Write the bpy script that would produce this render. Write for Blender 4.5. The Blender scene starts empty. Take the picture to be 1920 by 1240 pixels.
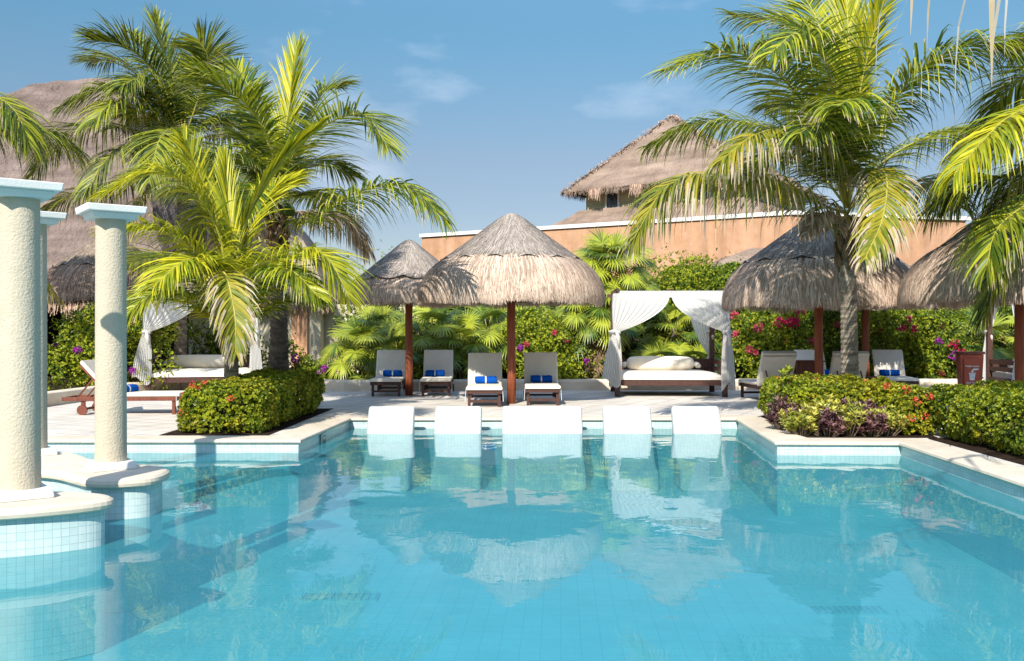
import bpy, math, random
from mathutils import Vector, Matrix, noise, geometry
random.seed(7)
R = math.radians
C = bpy.context.scene.collection
F = 1750.0; CAMH = 1.45; CX = 960.0; CY = 620.0
# ------------------------------------------------------------------ camera
cam = bpy.data.cameras.new('camera'); camo = bpy.data.objects.new('camera', cam); C.objects.link(camo)
camo.location = (0, 0, CAMH); camo.rotation_euler = (R(90), 0, 0)
cam.sensor_width = 36; cam.lens = 36*F/1920; cam.clip_start = .05; cam.clip_end = 3000
bpy.context.scene.camera = camo
# ------------------------------------------------------------------ light
SUN_AZ = 16.0   # light travels towards +Y, turned this many degrees to +X
SUN_EL = 37.0
sd = Vector((math.sin(R(SUN_AZ))*math.cos(R(SUN_EL)), math.cos(R(SUN_AZ))*math.cos(R(SUN_EL)), -math.sin(R(SUN_EL))))
sl = bpy.data.lights.new('sun', 'SUN'); sl.energy = 4.5; sl.angle = R(.55); sl.color = (1.0, .955, .87)
so = bpy.data.objects.new('sun', sl); C.objects.link(so); so.rotation_euler = sd.to_track_quat('-Z', 'Y').to_euler()
w = bpy.data.worlds.new('World'); bpy.context.scene.world = w; w.use_nodes = True
nt = w.node_tree; nt.nodes.clear()
wo = nt.nodes.new('ShaderNodeOutputWorld'); bg = nt.nodes.new('ShaderNodeBackground'); sky = nt.nodes.new('ShaderNodeTexSky')
sky.sky_type = 'NISHITA'; sky.sun_disc = False; sky.sun_elevation = R(SUN_EL); sky.sun_rotation = R(180+SUN_AZ)
sky.altitude = 0; sky.air_density = 1.0; sky.dust_density = .25; sky.ozone_density = 1.6
bg.inputs[1].default_value = .15
tc = nt.nodes.new('ShaderNodeTexCoord'); mp = nt.nodes.new('ShaderNodeMapping'); mp.inputs['Scale'].default_value = (1.0, 1.0, 2.6)
n1 = nt.nodes.new('ShaderNodeTexNoise'); n1.inputs['Scale'].default_value = 5.5; n1.inputs['Detail'].default_value = 7; n1.inputs['Roughness'].default_value = .55
n2 = nt.nodes.new('ShaderNodeTexNoise'); n2.inputs['Scale'].default_value = 2.1; n2.inputs['Detail'].default_value = 2
mu = nt.nodes.new('ShaderNodeMath'); mu.operation = 'MULTIPLY'
cr = nt.nodes.new('ShaderNodeMapRange'); cr.inputs[1].default_value = .285; cr.inputs[2].default_value = .48; cr.inputs[3].default_value = 0; cr.inputs[4].default_value = .42
mx = nt.nodes.new('ShaderNodeMixRGB'); mx.inputs[2].default_value = (4.9, 5.2, 5.8, 1)
tint = nt.nodes.new('ShaderNodeMixRGB'); tint.blend_type = 'MULTIPLY'; tint.inputs[0].default_value = 1; tint.inputs[2].default_value = (.95, .97, .98, 1)
L = nt.links.new
L(tc.outputs['Generated'], mp.inputs[0]); L(mp.outputs[0], n1.inputs[0]); L(mp.outputs[0], n2.inputs[0])
L(n1.outputs[0], mu.inputs[0]); L(n2.outputs[0], mu.inputs[1]); L(mu.outputs[0], cr.inputs[0])
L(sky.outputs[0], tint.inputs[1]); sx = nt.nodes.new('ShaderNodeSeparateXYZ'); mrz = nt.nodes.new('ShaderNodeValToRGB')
els = [(0, (.35, .325, .345)), (.13, (.375, .36, .375)), (.18, (.415, .40, .395)), (.31, (.37, .54, .535)), (.5, (.75, .88, .88)), (.75, (1.95, 1.85, 1.75))]  # low sky in view held down, unseen high sky brightened for added fill light
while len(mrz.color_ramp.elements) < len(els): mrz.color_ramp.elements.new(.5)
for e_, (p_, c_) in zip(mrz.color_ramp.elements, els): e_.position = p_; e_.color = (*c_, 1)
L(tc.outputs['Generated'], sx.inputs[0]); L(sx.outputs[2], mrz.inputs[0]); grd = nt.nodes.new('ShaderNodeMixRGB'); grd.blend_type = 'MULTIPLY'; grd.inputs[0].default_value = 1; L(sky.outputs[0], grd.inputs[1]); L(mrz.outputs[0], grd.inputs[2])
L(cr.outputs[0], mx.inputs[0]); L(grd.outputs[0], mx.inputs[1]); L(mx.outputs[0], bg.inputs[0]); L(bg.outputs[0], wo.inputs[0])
vs = bpy.context.scene.view_settings
vs.view_transform = 'Standard'; vs.look = 'None'; vs.exposure = 0.67; vs.gamma = 1
cy = bpy.context.scene.cycles
cy.max_bounces = 8; cy.transparent_max_bounces = 16; cy.diffuse_bounces = 3; cy.glossy_bounces = 3; cy.caustics_reflective = False; cy.caustics_refractive = False

# ------------------------------------------------------------------ measuring helpers (photo pixels -> metres)
def G(px, py, h=0.0):
    s = (py-CY)/(CAMH-h); return Vector(((px-CX)/s, F/s, h))
def P(px, py, D): return Vector(((px-CX)*D/F, D, CAMH-(py-CY)*D/F))

# ------------------------------------------------------------------ materials
def hexlin(c):
    return tuple(((x/255)/12.92 if x/255 <= .04045 else ((x/255+.055)/1.055)**2.4) for x in c)
def mat(name, col, rough=.8, spec=.3, var=.15, scale=6, col2=None, bump=0, bscale=None, bdist=.02, stretch=None, trans=0, uvrand=False, tipdry=False, metal=0, stripe=None, smin=.62):
    m = bpy.data.materials.new(name); m.use_nodes = True; t = m.node_tree; N = t.nodes; l = t.links.new
    b = N['Principled BSDF']; b.inputs['Roughness'].default_value = rough; b.inputs['Specular IOR Level'].default_value = spec; b.inputs['Metallic'].default_value = metal
    tc = N.new('ShaderNodeTexCoord'); mp = N.new('ShaderNodeMapping')
    if stretch: mp.inputs['Scale'].default_value = stretch
    l(tc.outputs['Object'], mp.inputs[0])
    nz = N.new('ShaderNodeTexNoise'); nz.inputs['Scale'].default_value = scale; nz.inputs['Detail'].default_value = 6; nz.inputs['Roughness'].default_value = .62
    l(mp.outputs[0], nz.inputs[0])
    c2 = col2 if col2 else tuple(x*(1-var*2) for x in col)
    rmp = N.new('ShaderNodeValToRGB'); rmp.color_ramp.elements[0].position = .32; rmp.color_ramp.elements[1].position = .68
    rmp.color_ramp.elements[0].color = (*c2, 1); rmp.color_ramp.elements[1].color = (*col, 1)
    src = nz.outputs[0]
    if uvrand:
        uv = N.new('ShaderNodeUVMap'); sp = N.new('ShaderNodeSeparateXYZ'); l(uv.outputs[0], sp.inputs[0])
        ad = N.new('ShaderNodeMath'); ad.operation = 'MULTIPLY_ADD'; ad.inputs[1].default_value = .75; 
        sc = N.new('ShaderNodeMath'); sc.operation = 'MULTIPLY_ADD'; sc.inputs[1].default_value = .5; sc.inputs[2].default_value = -.12
        l(nz.outputs[0], sc.inputs[0]); l(sp.outputs[1], ad.inputs[0]); l(sc.outputs[0], ad.inputs[2]); src = ad.outputs[0]
    l(src, rmp.inputs[0]); out = rmp.outputs[0]
    if tipdry:
        # dried brown/tan tips on some leaflets: u runs along the leaflet
        th = N.new('ShaderNodeMath'); th.operation = 'MULTIPLY_ADD'; th.inputs[1].default_value = -tipdry; th.inputs[2].default_value = 1.08
        mr = N.new('ShaderNodeMath'); mr.operation = 'GREATER_THAN'
        fr = N.new('ShaderNodeMath'); fr.operation = 'MULTIPLY'; fr.inputs[1].default_value = 7.13
        fc = N.new('ShaderNodeMath'); fc.operation = 'FRACT'
        l(sp.outputs[1], fr.inputs[0]); l(fr.outputs[0], fc.inputs[0]); l(fc.outputs[0], th.inputs[0])
        l(sp.outputs[0], mr.inputs[0]); l(th.outputs[0], mr.inputs[1])
        mm = N.new('ShaderNodeMixRGB'); mm.inputs[2].default_value = (.52, .42, .28, 1); l(mr.outputs[0], mm.inputs[0]); l(out, mm.inputs[1]); out = mm.outputs[0]
    if stripe:
        wv = N.new('ShaderNodeTexNoise'); wv.inputs['Scale'].default_value = 1; wv.inputs['Detail'].default_value = 3
        mp2 = N.new('ShaderNodeMapping'); mp2.inputs['Scale'].default_value = stripe; l(tc.outputs['Object'], mp2.inputs[0]); l(mp2.outputs[0], wv.inputs[0])
        mr2 = N.new('ShaderNodeMapRange'); mr2.inputs[1].default_value = .35; mr2.inputs[2].default_value = .65; mr2.inputs[3].default_value = smin; mr2.inputs[4].default_value = 1.12; l(wv.outputs[0], mr2.inputs[0])
        m3 = N.new('ShaderNodeMixRGB'); m3.blend_type = 'MULTIPLY'; m3.inputs[0].default_value = 1; l(out, m3.inputs[1]); l(mr2.outputs[0], m3.inputs[2]); out = m3.outputs[0]
    l(out, b.inputs['Base Color'])
    if bump:
        nb = N.new('ShaderNodeTexNoise'); nb.inputs['Scale'].default_value = bscale or scale*4; nb.inputs['Detail'].default_value = 5
        l(mp.outputs[0], nb.inputs[0]); bp = N.new('ShaderNodeBump'); bp.inputs['Strength'].default_value = bump; bp.inputs['Distance'].default_value = bdist
        l(nb.outputs[0], bp.inputs['Height']); l(bp.outputs[0], b.inputs['Normal'])
    if trans:
        tr = N.new('ShaderNodeBsdfTranslucent'); l(out, tr.inputs[0]); ms = N.new('ShaderNodeMixShader'); ms.inputs[0].default_value = trans
        l(b.outputs[0], ms.inputs[1]); l(tr.outputs[0], ms.inputs[2]); l(ms.outputs[0], N['Material Output'].inputs[0])
    return m
def tilemat(name, c1, c2, mortar, size, gap, rot=(0, 0, 0), rough=.35, var=True, bump=.3, row=None, lo=.84):
    """square tiles; coordinates are object metres; walls use a box choice of axes by their normal"""
    m = bpy.data.materials.new(name); m.use_nodes = True; t = m.node_tree; N = t.nodes; l = t.links.new
    b = N['Principled BSDF']; b.inputs['Roughness'].default_value = rough; b.inputs['Specular IOR Level'].default_value = .35
    uv = N.new('ShaderNodeUVMap'); mp = N.new('ShaderNodeMapping'); mp.inputs['Rotation'].default_value = rot; l(uv.outputs[0], mp.inputs[0])
    br = N.new('ShaderNodeTexBrick'); br.offset = 0; br.squash = 1; br.inputs['Scale'].default_value = 1; br.inputs['Brick Width'].default_value = size; br.inputs['Row Height'].default_value = row or size
    br.inputs['Mortar Size'].default_value = gap; br.inputs['Mortar Smooth'].default_value = .3; br.inputs['Color1'].default_value = (*c1, 1); br.inputs['Color2'].default_value = (*c2, 1); br.inputs['Mortar'].default_value = (*mortar, 1)
    l(mp.outputs[0], br.inputs[0])
    nz = N.new('ShaderNodeTexNoise'); nz.inputs['Scale'].default_value = 1.3; nz.inputs['Detail'].default_value = 7; nz.inputs['Roughness'].default_value = .65; l(uv.outputs[0], nz.inputs[0])
    mr = N.new('ShaderNodeMapRange'); mr.inputs[1].default_value = .3; mr.inputs[2].default_value = .7; mr.inputs[3].default_value = lo; mr.inputs[4].default_value = 1.08; l(nz.outputs[0], mr.inputs[0])
    mm = N.new('ShaderNodeMixRGB'); mm.blend_type = 'MULTIPLY'; mm.inputs[0].default_value = 1; l(br.outputs[0], mm.inputs[1]); l(mr.outputs[0], mm.inputs[2]); l(mm.outputs[0], b.inputs['Base Color'])
    bp = N.new('ShaderNodeBump'); bp.inputs['Strength'].default_value = bump; bp.inputs['Distance'].default_value = .004; bp.invert = True
    l(br.outputs['Fac'], bp.inputs['Height']); l(bp.outputs[0], b.inputs['Normal'])
    return m
M = {}
M['stucco'] = mat('stucco', (.52, .45, .34), .9, .15, .12, 5, col2=(.47, .41, .305), bump=.75, bscale=55, bdist=.012)
M['plaster'] = mat('white_plaster', (.72, .71, .67), .7, .3, .03, 5, bump=.15, bscale=60)
M['lowwall'] = mat('low_wall_plaster', (.76, .66, .52), .9, .15, .1, 2, col2=(.60, .50, .38), bump=.3, bscale=40)
M['deck'] = tilemat('deck_tiles', (.66, .60, .52), (.72, .65, .57), (.30, .25, .20), .42, .010, rot=(0, 0, R(27)), rough=.75, bump=.5, lo=.76)
M['coping'] = tilemat('coping_stone', (.70, .60, .47), (.66, .56, .43), (.46, .38, .28), .92, .004, rough=.85, row=9, bump=.4, lo=.76)
M['walltile'] = tilemat('white_mosaic', (.57, .65, .62), (.47, .58, .56), (.37, .47, .45), .06, .003, rough=.25)
M['floortile'] = tilemat('pool_floor_mosaic', (.20, .52, .58), (.18, .50, .56), (.145, .43, .49), .155, .005, rot=(0, 0, R(3)), rough=.5)
M['lowtile'] = tilemat('teal_wall_mosaic', (.16, .46, .52), (.15, .44, .50), (.12, .39, .45), .155, .005, rough=.5)
M['loungetile'] = tilemat('lounger_mosaic', (.58, .585, .56), (.51, .53, .51), (.40, .44, .42), .05, .0025, rough=.3)
M['wood'] = mat('red_brown_wood', (.20, .055, .028), .5, .4, .25, 3, col2=(.10, .026, .014), stretch=(9, 9, .8), bump=.2, bscale=20)
M['wooddk'] = mat('dark_brown_wood', (.085, .03, .02), .5, .4, .25, 3, col2=(.04, .016, .011), stretch=(6, 1, 6), bump=.2, bscale=20)
M['post'] = mat('red_post_wood', (.30, .085, .032), .55, .35, .25, 3, col2=(.16, .035, .016), stretch=(8, 8, .7), bump=.3, bscale=16)
M['cushion'] = mat('cream_cushion', (.78, .71, .60), .9, .1, .05, 4, bump=.25, bscale=14, bdist=.01)
M['curtain'] = mat('white_curtain', (.86, .85, .82), .85, .1, .02, 3, trans=.5)
M['towel'] = mat('blue_towel', (.006, .085, .42), .95, .05, .15, 20, bump=.6, bscale=150, bdist=.006)
M['band'] = mat('white_band', (.8, .8, .8), .8)
M['rope'] = mat('dark_rope', (.05, .042, .035), .9)
M['thatch'] = mat('grey_thatch', (.46, .37, .29), .95, .05, .2, 14, col2=(.26, .20, .155), bump=.9, bscale=60, bdist=.03, uvrand=False)
M['thatch_top'] = mat('weathered_thatch', (.44, .375, .32), .95, .05, .2, 5, col2=(.25, .21, .175), bump=.8, bscale=42, bdist=.03, uvrand=True)
M['straw'] = mat('tan_straw', (.72, .56, .44), .9, .1, .3, 3, col2=(.38, .28, .21), uvrand=True, trans=.12)
M['strawred'] = mat('reddish_straw', (.52, .36, .26), .9, .1, .3, 3, col2=(.27, .175, .125), uvrand=True)
M['hallroof'] = mat('brown_roof_thatch', (.27, .205, .175), .95, .05, .2, 1.6, col2=(.165, .12, .10), bump=1, bscale=9, bdist=.16, stripe=(.3, .3, 3.2), smin=.74)
M['bigroof'] = mat('old_roof_thatch', (.36, .265, .20), .95, .05, .2, 1.1, col2=(.235, .165, .125), bump=1, bscale=9, bdist=.12, stripe=(.3, .3, 3.2), smin=.8)
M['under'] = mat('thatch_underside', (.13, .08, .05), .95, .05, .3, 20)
M['orange'] = mat('orange_stucco', (.50, .30, .19), .9, .1, .1, 2.6, col2=(.42, .23, .125), bump=.4, bscale=10, stripe=(2.2, 2.2, .22), smin=.86)
M['peach'] = mat('peach_stucco', (.66, .36, .21), .9, .1, .1, 2, bump=.3, bscale=10)
M['beige'] = mat('beige_wall', (.66, .58, .42), .9, .1, .06, 2)
M['olive'] = mat('pale_olive_wall', (.50, .45, .26), .9, .1, .06, 2)
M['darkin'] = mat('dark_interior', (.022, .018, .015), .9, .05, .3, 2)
M['glass'] = mat('window_glass', (.05, .055, .06), .12, .6, .1, 3)
M['soil'] = mat('dark_soil', (.05, .032, .022), .95, .05, .3, 9, bump=1, bscale=40, bdist=.03)
M['groundm'] = mat('sandy_ground', (.10, .09, .045), .95, .05, .3, .6, col2=(.07, .075, .03), bump=.5, bscale=8)
M['trunk'] = mat('grey_palm_bark', (.36, .30, .23), .95, .05, .2, 7, col2=(.18, .145, .11), bump=.9, bscale=30, bdist=.03, stripe=(3, 3, 16))
M['trunkdk'] = mat('dark_palm_bark', (.17, .14, .115), .95, .05, .2, 7, col2=(.085, .07, .06), bump=.9, bscale=30, bdist=.03, stripe=(3, 3, 14))
M['sheath'] = mat('palm_sheath', (.28, .18, .10), .95, .05, .3, 12, col2=(.13, .085, .05), bump=.8, bscale=30, stripe=(12, 12, 2))
M['rachis'] = mat('yellow_rachis', (.42, .38, .07), .5, .3, .2, 5)
M['frond'] = mat('green_frond', (.43, .44, .024), .42, .4, .2, 1.2, col2=(.08, .14, .014), uvrand=True, trans=.34, tipdry=.30)
M['frondy'] = mat('yellow_green_frond', (.62, .56, .022), .42, .4, .2, 1.2, col2=(.24, .30, .018), uvrand=True, trans=.38, tipdry=.10)
M['frondd'] = mat('dark_frond', (.31, .33, .024), .42, .4, .2, 1.2, col2=(.04, .08, .012), uvrand=True, trans=.25, tipdry=.22)
M['frondo'] = mat('old_yellow_frond', (.40, .34, .03), .45, .35, .2, 1.2, col2=(.16, .20, .018), uvrand=True, trans=.34, tipdry=.75)
M['frondx'] = mat('dead_frond', (.50, .40, .28), .7, .2, .2, 1.5, col2=(.26, .17, .10), uvrand=True, trans=.25)
M['frondw'] = mat('bleached_leaflet', (.74, .66, .54), .7, .2, .2, 1.5, col2=(.50, .38, .22), uvrand=True, trans=.4)
M['fan'] = mat('fan_leaf', (.42, .46, .04), .4, .45, .2, 2, col2=(.07, .13, .018), uvrand=True, trans=.3, tipdry=.18)
M['fandead'] = mat('dead_fan_leaf', (.34, .24, .13), .8, .1, .2, 2, col2=(.15, .10, .06), uvrand=True, trans=.15)
M['leaf'] = mat('bush_leaf', (.32, .38, .022), .45, .4, .2, 1.3, col2=(.045, .10, .012), uvrand=True, trans=.45)
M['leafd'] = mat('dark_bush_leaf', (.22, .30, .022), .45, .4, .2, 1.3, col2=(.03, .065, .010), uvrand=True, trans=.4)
M['leafy'] = mat('yellow_bush_leaf', (.54, .49, .03), .45, .4, .2, 1.6, col2=(.11, .17, .015), uvrand=True, trans=.45)
M['leafb'] = mat('bright_leaf', (.46, .48, .028), .45, .4, .2, 1.6, col2=(.09, .16, .015), uvrand=True, trans=.45)
M['croton'] = mat('croton_leaf', (.62, .55, .10), .4, .4, .2, 2.4, col2=(.22, .26, .03), uvrand=True, trans=.3)
M['purple'] = mat('purple_leaf', (.27, .13, .12), .45, .4, .2, 3, col2=(.055, .02, .03), uvrand=True, trans=.25)
M['magenta'] = mat('magenta_bloom', (.72, .02, .14), .7, .2, .1, 9, col2=(.50, .01, .09), uvrand=True, trans=.35)
M['pink'] = mat('pink_bloom', (.72, .14, .20), .7, .2, .1, 9, col2=(.55, .05, .10), uvrand=True, trans=.35)
M['violet'] = mat('violet_bloom', (.42, .04, .40), .7, .2, .1, 9, col2=(.22, .02, .26), uvrand=True, trans=.35)
M['red'] = mat('red_bloom', (.80, .16, .09), .7, .2, .1, 9, col2=(.55, .03, .02), uvrand=True, trans=.35)
M['twig'] = mat('twig_bark', (.17, .125, .085), .9)
M['binred'] = mat('red_bin_paint', (.42, .085, .04), .5, .35, .1, 6)
M['print'] = mat('white_print', (.82, .80, .75), .8)
M['stain'] = mat('white_dropping', (.7, .68, .66), .9)
M['black'] = mat('hole_shade_black', (.03, .02, .018), .7)  # shade put into the colour, for the bin hole and cabinet slot
M['grate'] = mat('drain_grate', (.16, .44, .50), .6)
# water
wm = bpy.data.materials.new('pool_water'); wm.use_nodes = True; t = wm.node_tree; N = t.nodes; l = t.links.new
for n in list(N):
    if n.type == 'BSDF_PRINCIPLED': N.remove(n)
tcw = N.new('ShaderNodeTexCoord')
def wnoise(sc, stretch, det):
    mpp = N.new('ShaderNodeMapping'); mpp.inputs['Scale'].default_value = stretch; l(tcw.outputs['Object'], mpp.inputs[0])
    z = N.new('ShaderNodeTexNoise'); z.inputs['Scale'].default_value = sc; z.inputs['Detail'].default_value = det; z.inputs['Distortion'].default_value = .4; l(mpp.outputs[0], z.inputs[0]); return z
za = wnoise(1.0, (1.5, 1.1, 1), 1.5); zb = wnoise(1.0, (7, 5, 1), 2)
ma = N.new('ShaderNodeMath'); ma.operation = 'MULTIPLY_ADD'; ma.inputs[1].default_value = .12; l(zb.outputs[0], ma.inputs[0]); l(za.outputs[0], ma.inputs[2])
bw = N.new('ShaderNodeBump'); bw.inputs['Strength'].default_value = 1.0; bw.inputs['Distance'].default_value = .0068; l(ma.outputs[0], bw.inputs['Height'])
fz = N.new('ShaderNodeFresnel'); geo = N.new('ShaderNodeNewGeometry'); im = N.new('ShaderNodeMapRange'); im.inputs[3].default_value = 1.34; im.inputs[4].default_value = 1/1.34; l(geo.outputs['Backfacing'], im.inputs[0]); l(im.outputs[0], fz.inputs['IOR'])   # same reflectance from below as from above, so daylight reaches the floor
l(bw.outputs[0], fz.inputs['Normal'])
gl = N.new('ShaderNodeBsdfGlossy'); gl.inputs['Roughness'].default_value = .0; l(bw.outputs[0], gl.inputs['Normal'])
trn = N.new('ShaderNodeBsdfTransparent'); trn.inputs[0].default_value = (.62, .91, .90, 1)
dfw = N.new('ShaderNodeBsdfDiffuse'); dfw.inputs[0].default_value = (.075, .355, .44, 1); scw = N.new('ShaderNodeMixShader'); scw.inputs[0].default_value = .40; l(trn.outputs[0], scw.inputs[1]); l(dfw.outputs[0], scw.inputs[2])   # light scattered back by the water itself
mw = N.new('ShaderNodeMixShader'); l(fz.outputs[0], mw.inputs[0]); l(scw.outputs[0], mw.inputs[1]); l(gl.outputs[0], mw.inputs[2]); l(mw.outputs[0], N['Material Output'].inputs[0])
M['water'] = wm

# ------------------------------------------------------------------ mesh builder
class MB:
    def __init__(s): s.v = []; s.f = []; s.uv = []; s.m = []; s.smooth = False
    def face(s, pts, uvs=None, m=0):
        i = len(s.v); s.v.extend(pts); s.f.append(tuple(range(i, i+len(pts)))); s.m.append(m)
        s.uv.extend(uvs if uvs else [(p[0], p[1]) for p in pts])
    def mesh_add(s, vs, fs, m=0, mtx=None, uvf=None):
        i = len(s.v)
        if mtx: vs = [mtx @ Vector(p) for p in vs]
        s.v.extend(vs)
        for f in fs:
            s.f.append(tuple(i+k for k in f)); s.m.append(m)
            for k in f: s.uv.append(uvf(vs[k]) if uvf else (vs[k][0], vs[k][2]))
    def box(s, x0, x1, y0, y1, z0, z1, m=0, mtx=None, tx=0, ty=0):
        """tx, ty: how far the bottom is drawn in"""
        vs = [(x0+tx, y0+ty, z0), (x1-tx, y0+ty, z0), (x1-tx, y1-ty, z0), (x0+tx, y1-ty, z0), (x0, y0, z1), (x1, y0, z1), (x1, y1, z1), (x0, y1, z1)]
        fs = [(3, 2, 1, 0), (4, 5, 6, 7), (0, 1, 5, 4), (1, 2, 6, 5), (2, 3, 7, 6), (3, 0, 4, 7)]
        for f in fs:
            pts = [Vector(vs[k]) for k in f]
            n = (pts[1]-pts[0]).cross(pts[2]-pts[0])
            if abs(n.z) > max(abs(n.x), abs(n.y)): uv = [(p.x, p.y) for p in pts]
            elif abs(n.x) > abs(n.y): uv = [(p.y, p.z) for p in pts]
            else: uv = [(p.x, p.z) for p in pts]
            if mtx: pts = [mtx @ p for p in pts]
            s.face(pts, uv, m)
    def tube(s, pts, rad, n=8, m=0, cap=True):
        pts = [Vector(p) for p in pts]; rings = []
        i0 = len(s.v); ref = None
        for k, p in enumerate(pts):
            t_ = (pts[min(k+1, len(pts)-1)]-pts[max(k-1, 0)]).normalized()
            if ref is None: ref = Vector((1, 0, 0)) if abs(t_.x) < .8 else Vector((0, 1, 0))
            a = (ref-t_*ref.dot(t_)).normalized(); ref = a; b = t_.cross(a)
            r = rad[k] if isinstance(rad, (list, tuple)) else rad
            for j in range(n):
                th = 2*math.pi*j/n; s.v.append(p+a*math.cos(th)*r+b*math.sin(th)*r)
        for k in range(len(pts)-1):
            for j in range(n):
                a_ = i0+k*n+j; b_ = i0+k*n+(j+1) % n
                s.f.append((a_, b_, b_+n, a_+n)); s.m.append(m); s.uv.extend([(j/n, k), ((j+1)/n, k), ((j+1)/n, k+1), (j/n, k+1)])
        if cap:
            s.f.append(tuple(i0+j for j in reversed(range(n)))); s.m.append(m); s.uv.extend([(0, 0)]*n)
            e = i0+(len(pts)-1)*n; s.f.append(tuple(e+j for j in range(n))); s.m.append(m); s.uv.extend([(0, 0)]*n)
    def build(s, name, mats, parent=None, smooth=False, loc=None, bevel=0, sub=0):
        me = bpy.data.meshes.new(name); me.from_pydata([tuple(p) for p in s.v], [], s.f)
        ul = me.uv_layers.new(name='UVMap'); flat = [c for q in s.uv for c in q]; ul.data.foreach_set('uv', flat)
        for m_ in (mats if isinstance(mats, (list, tuple)) else [mats]): me.materials.append(M[m_])
        me.polygons.foreach_set('material_index', s.m)
        if smooth: me.polygons.foreach_set('use_smooth', [True]*len(s.f))
        o = bpy.data.objects.new(name, me); C.objects.link(o)
        if parent: o.parent = parent
        if loc: o.location = loc
        if bevel:
            wd = o.modifiers.new('w', 'WELD'); wd.merge_threshold = .0005
            bv = o.modifiers.new('b', 'BEVEL'); bv.width = bevel; bv.segments = 2; bv.limit_method = 'ANGLE'
        if sub:
            sb = o.modifiers.new('s', 'SUBSURF'); sb.levels = sub; sb.render_levels = sub
        return o
def thing(name, label, cat, loc=(0, 0, 0), rz=0, group=None):
    o = bpy.data.objects.new(name, None); C.objects.link(o); o.empty_display_size = .2
    o.location = loc; o.rotation_euler = (0, 0, rz); o['label'] = label; o['category'] = cat
    if group: o['group'] = group
    return o
def tag(o, label, cat, group=None):
    o['label'] = label; o['category'] = cat
    if group: o['group'] = group
    return o
def struct(o, kind='structure'): o['kind'] = kind; return o
def dup(root, loc, rz, label, scale=None):
    kids = [k for k in root.children]
    r = root.copy(); C.objects.link(r); r.location = loc; r.rotation_euler = (0, 0, rz); r['label'] = label
    if scale: r.scale = scale
    for ch in kids:
        c = ch.copy(); C.objects.link(c); c.parent = r
        for g in list(ch.children):
            d = g.copy(); C.objects.link(d); d.parent = c
    return r
def lathe(mb, prof, n=24, m=0, cx=0, cy=0, wob=0):
    i0 = len(mb.v)
    for k, (r, z) in enumerate(prof):
        for j in range(n):
            th = 2*math.pi*j/n; rr = r*(1+wob*noise.noise(Vector((math.cos(th)*2, math.sin(th)*2, z*2+cx))))
            mb.v.append(Vector((cx+rr*math.cos(th), cy+rr*math.sin(th), z)))
    for k in range(len(prof)-1):
        for j in range(n):
            a = i0+k*n+j; b = i0+k*n+(j+1) % n
            mb.f.append((a, b, b+n, a+n)); mb.m.append(m)
            for q in (a, b, b+n, a+n): mb.uv.append((mb.v[q].x, mb.v[q].z))
def interp(prof, t):
    """point at fraction t of the polyline length"""
    ls = [math.dist(prof[i], prof[i+1]) for i in range(len(prof)-1)]; T = sum(ls)*t
    for i, q in enumerate(ls):
        if T <= q or i == len(ls)-1:
            u = min(1, T/q) if q else 0
            return tuple(prof[i][k]*(1-u)+prof[i+1][k]*u for k in range(len(prof[i])))
        T -= q

# ================================================================== SETTING
WZ = -.165
pool = [(-2.68, 15.38), (3.72, 15.38), (3.44, 12.10), (5.02, 12.05), (4.86, 8.9), (4.55, -5.0), (-9.5, -5.0), (-9.5, 12.32), (-2.82, 12.32)]   # clockwise seen from above
def poly(name, outer, holes, z, m, kind='structure', uvs=1):
    loops = [[Vector((x, y, 0)) for x, y in outer]]+[[Vector((x, y, 0)) for x, y in h] for h in holes]
    tri = geometry.tessellate_polygon(loops); flat = [p for lp in loops for p in lp]
    mb = MB()
    for a, b, c in tri:
        p = [flat[a], flat[b], flat[c]]
        if (p[1]-p[0]).cross(p[2]-p[0]).z < 0: p.reverse()
        mb.face([Vector((q.x, q.y, z)) for q in p])
    o = mb.build(name, m)
    if kind: struct(o, kind)
    return o
def offset(path, d, closed=True):
    out = []; n = len(path)
    for i in range(n):
        p = Vector(path[i]); a = Vector(path[i-1]) if (closed or i) else None; b = Vector(path[(i+1) % n]) if (closed or i < n-1) else None
        e1 = (p-a).normalized() if a is not None else (b-p).normalized(); e2 = (b-p).normalized() if b is not None else e1
        n1_ = Vector((-e1.y, e1.x)); n2_ = Vector((-e2.y, e2.x)); m_ = (n1_+n2_); m_ = m_/max(.25, m_.dot(n1_)) if m_.length > 1e-6 else n1_
        out.append((p.x+m_.x*d, p.y+m_.y*d))
    return out      # clockwise path: +d is outwards
def sweep(mb, path, prof, closed=True, m=0):
    """prof: list of (offset outwards, z)"""
    rings = [[Vector((x, y, z)) for x, y in offset(path, d, closed)] for d, z in prof]
    acc = [0.0]
    for i in range(1, len(path)+1): acc.append(acc[-1]+math.dist(path[i-1], path[i % len(path)]))
    vv = [0.0]
    for k in range(1, len(prof)): vv.append(vv[-1]+math.dist(prof[k-1], prof[k]))
    n = len(path)
    for k in range(len(prof)-1):
        for i in range(n if closed else n-1):
            j = (i+1) % n
            mb.face([rings[k][i], rings[k][j], rings[k+1][j], rings[k+1][i]], [(acc[i], vv[k]), (acc[i+1], vv[k]), (acc[i+1], vv[k+1]), (acc[i], vv[k+1])], m)
    if not closed:
        mb.face([r[0] for r in rings], None, m); mb.face([r[-1] for r in reversed(rings)], None, m)
deck_rect = [(-30, -12), (30, -12), (30, 27), (-30, 27)]
poly('pool_deck', deck_rect, [offset(pool, .05)], 0, 'deck')
poly('ground', [(-900, -400), (900, -400), (900, 1500), (-900, 1500)], [[(-29.9, -11.9), (29.9, -11.9), (29.9, 26.9), (-29.9, 26.9)]], -.03, 'groundm')
mb = MB()
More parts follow.
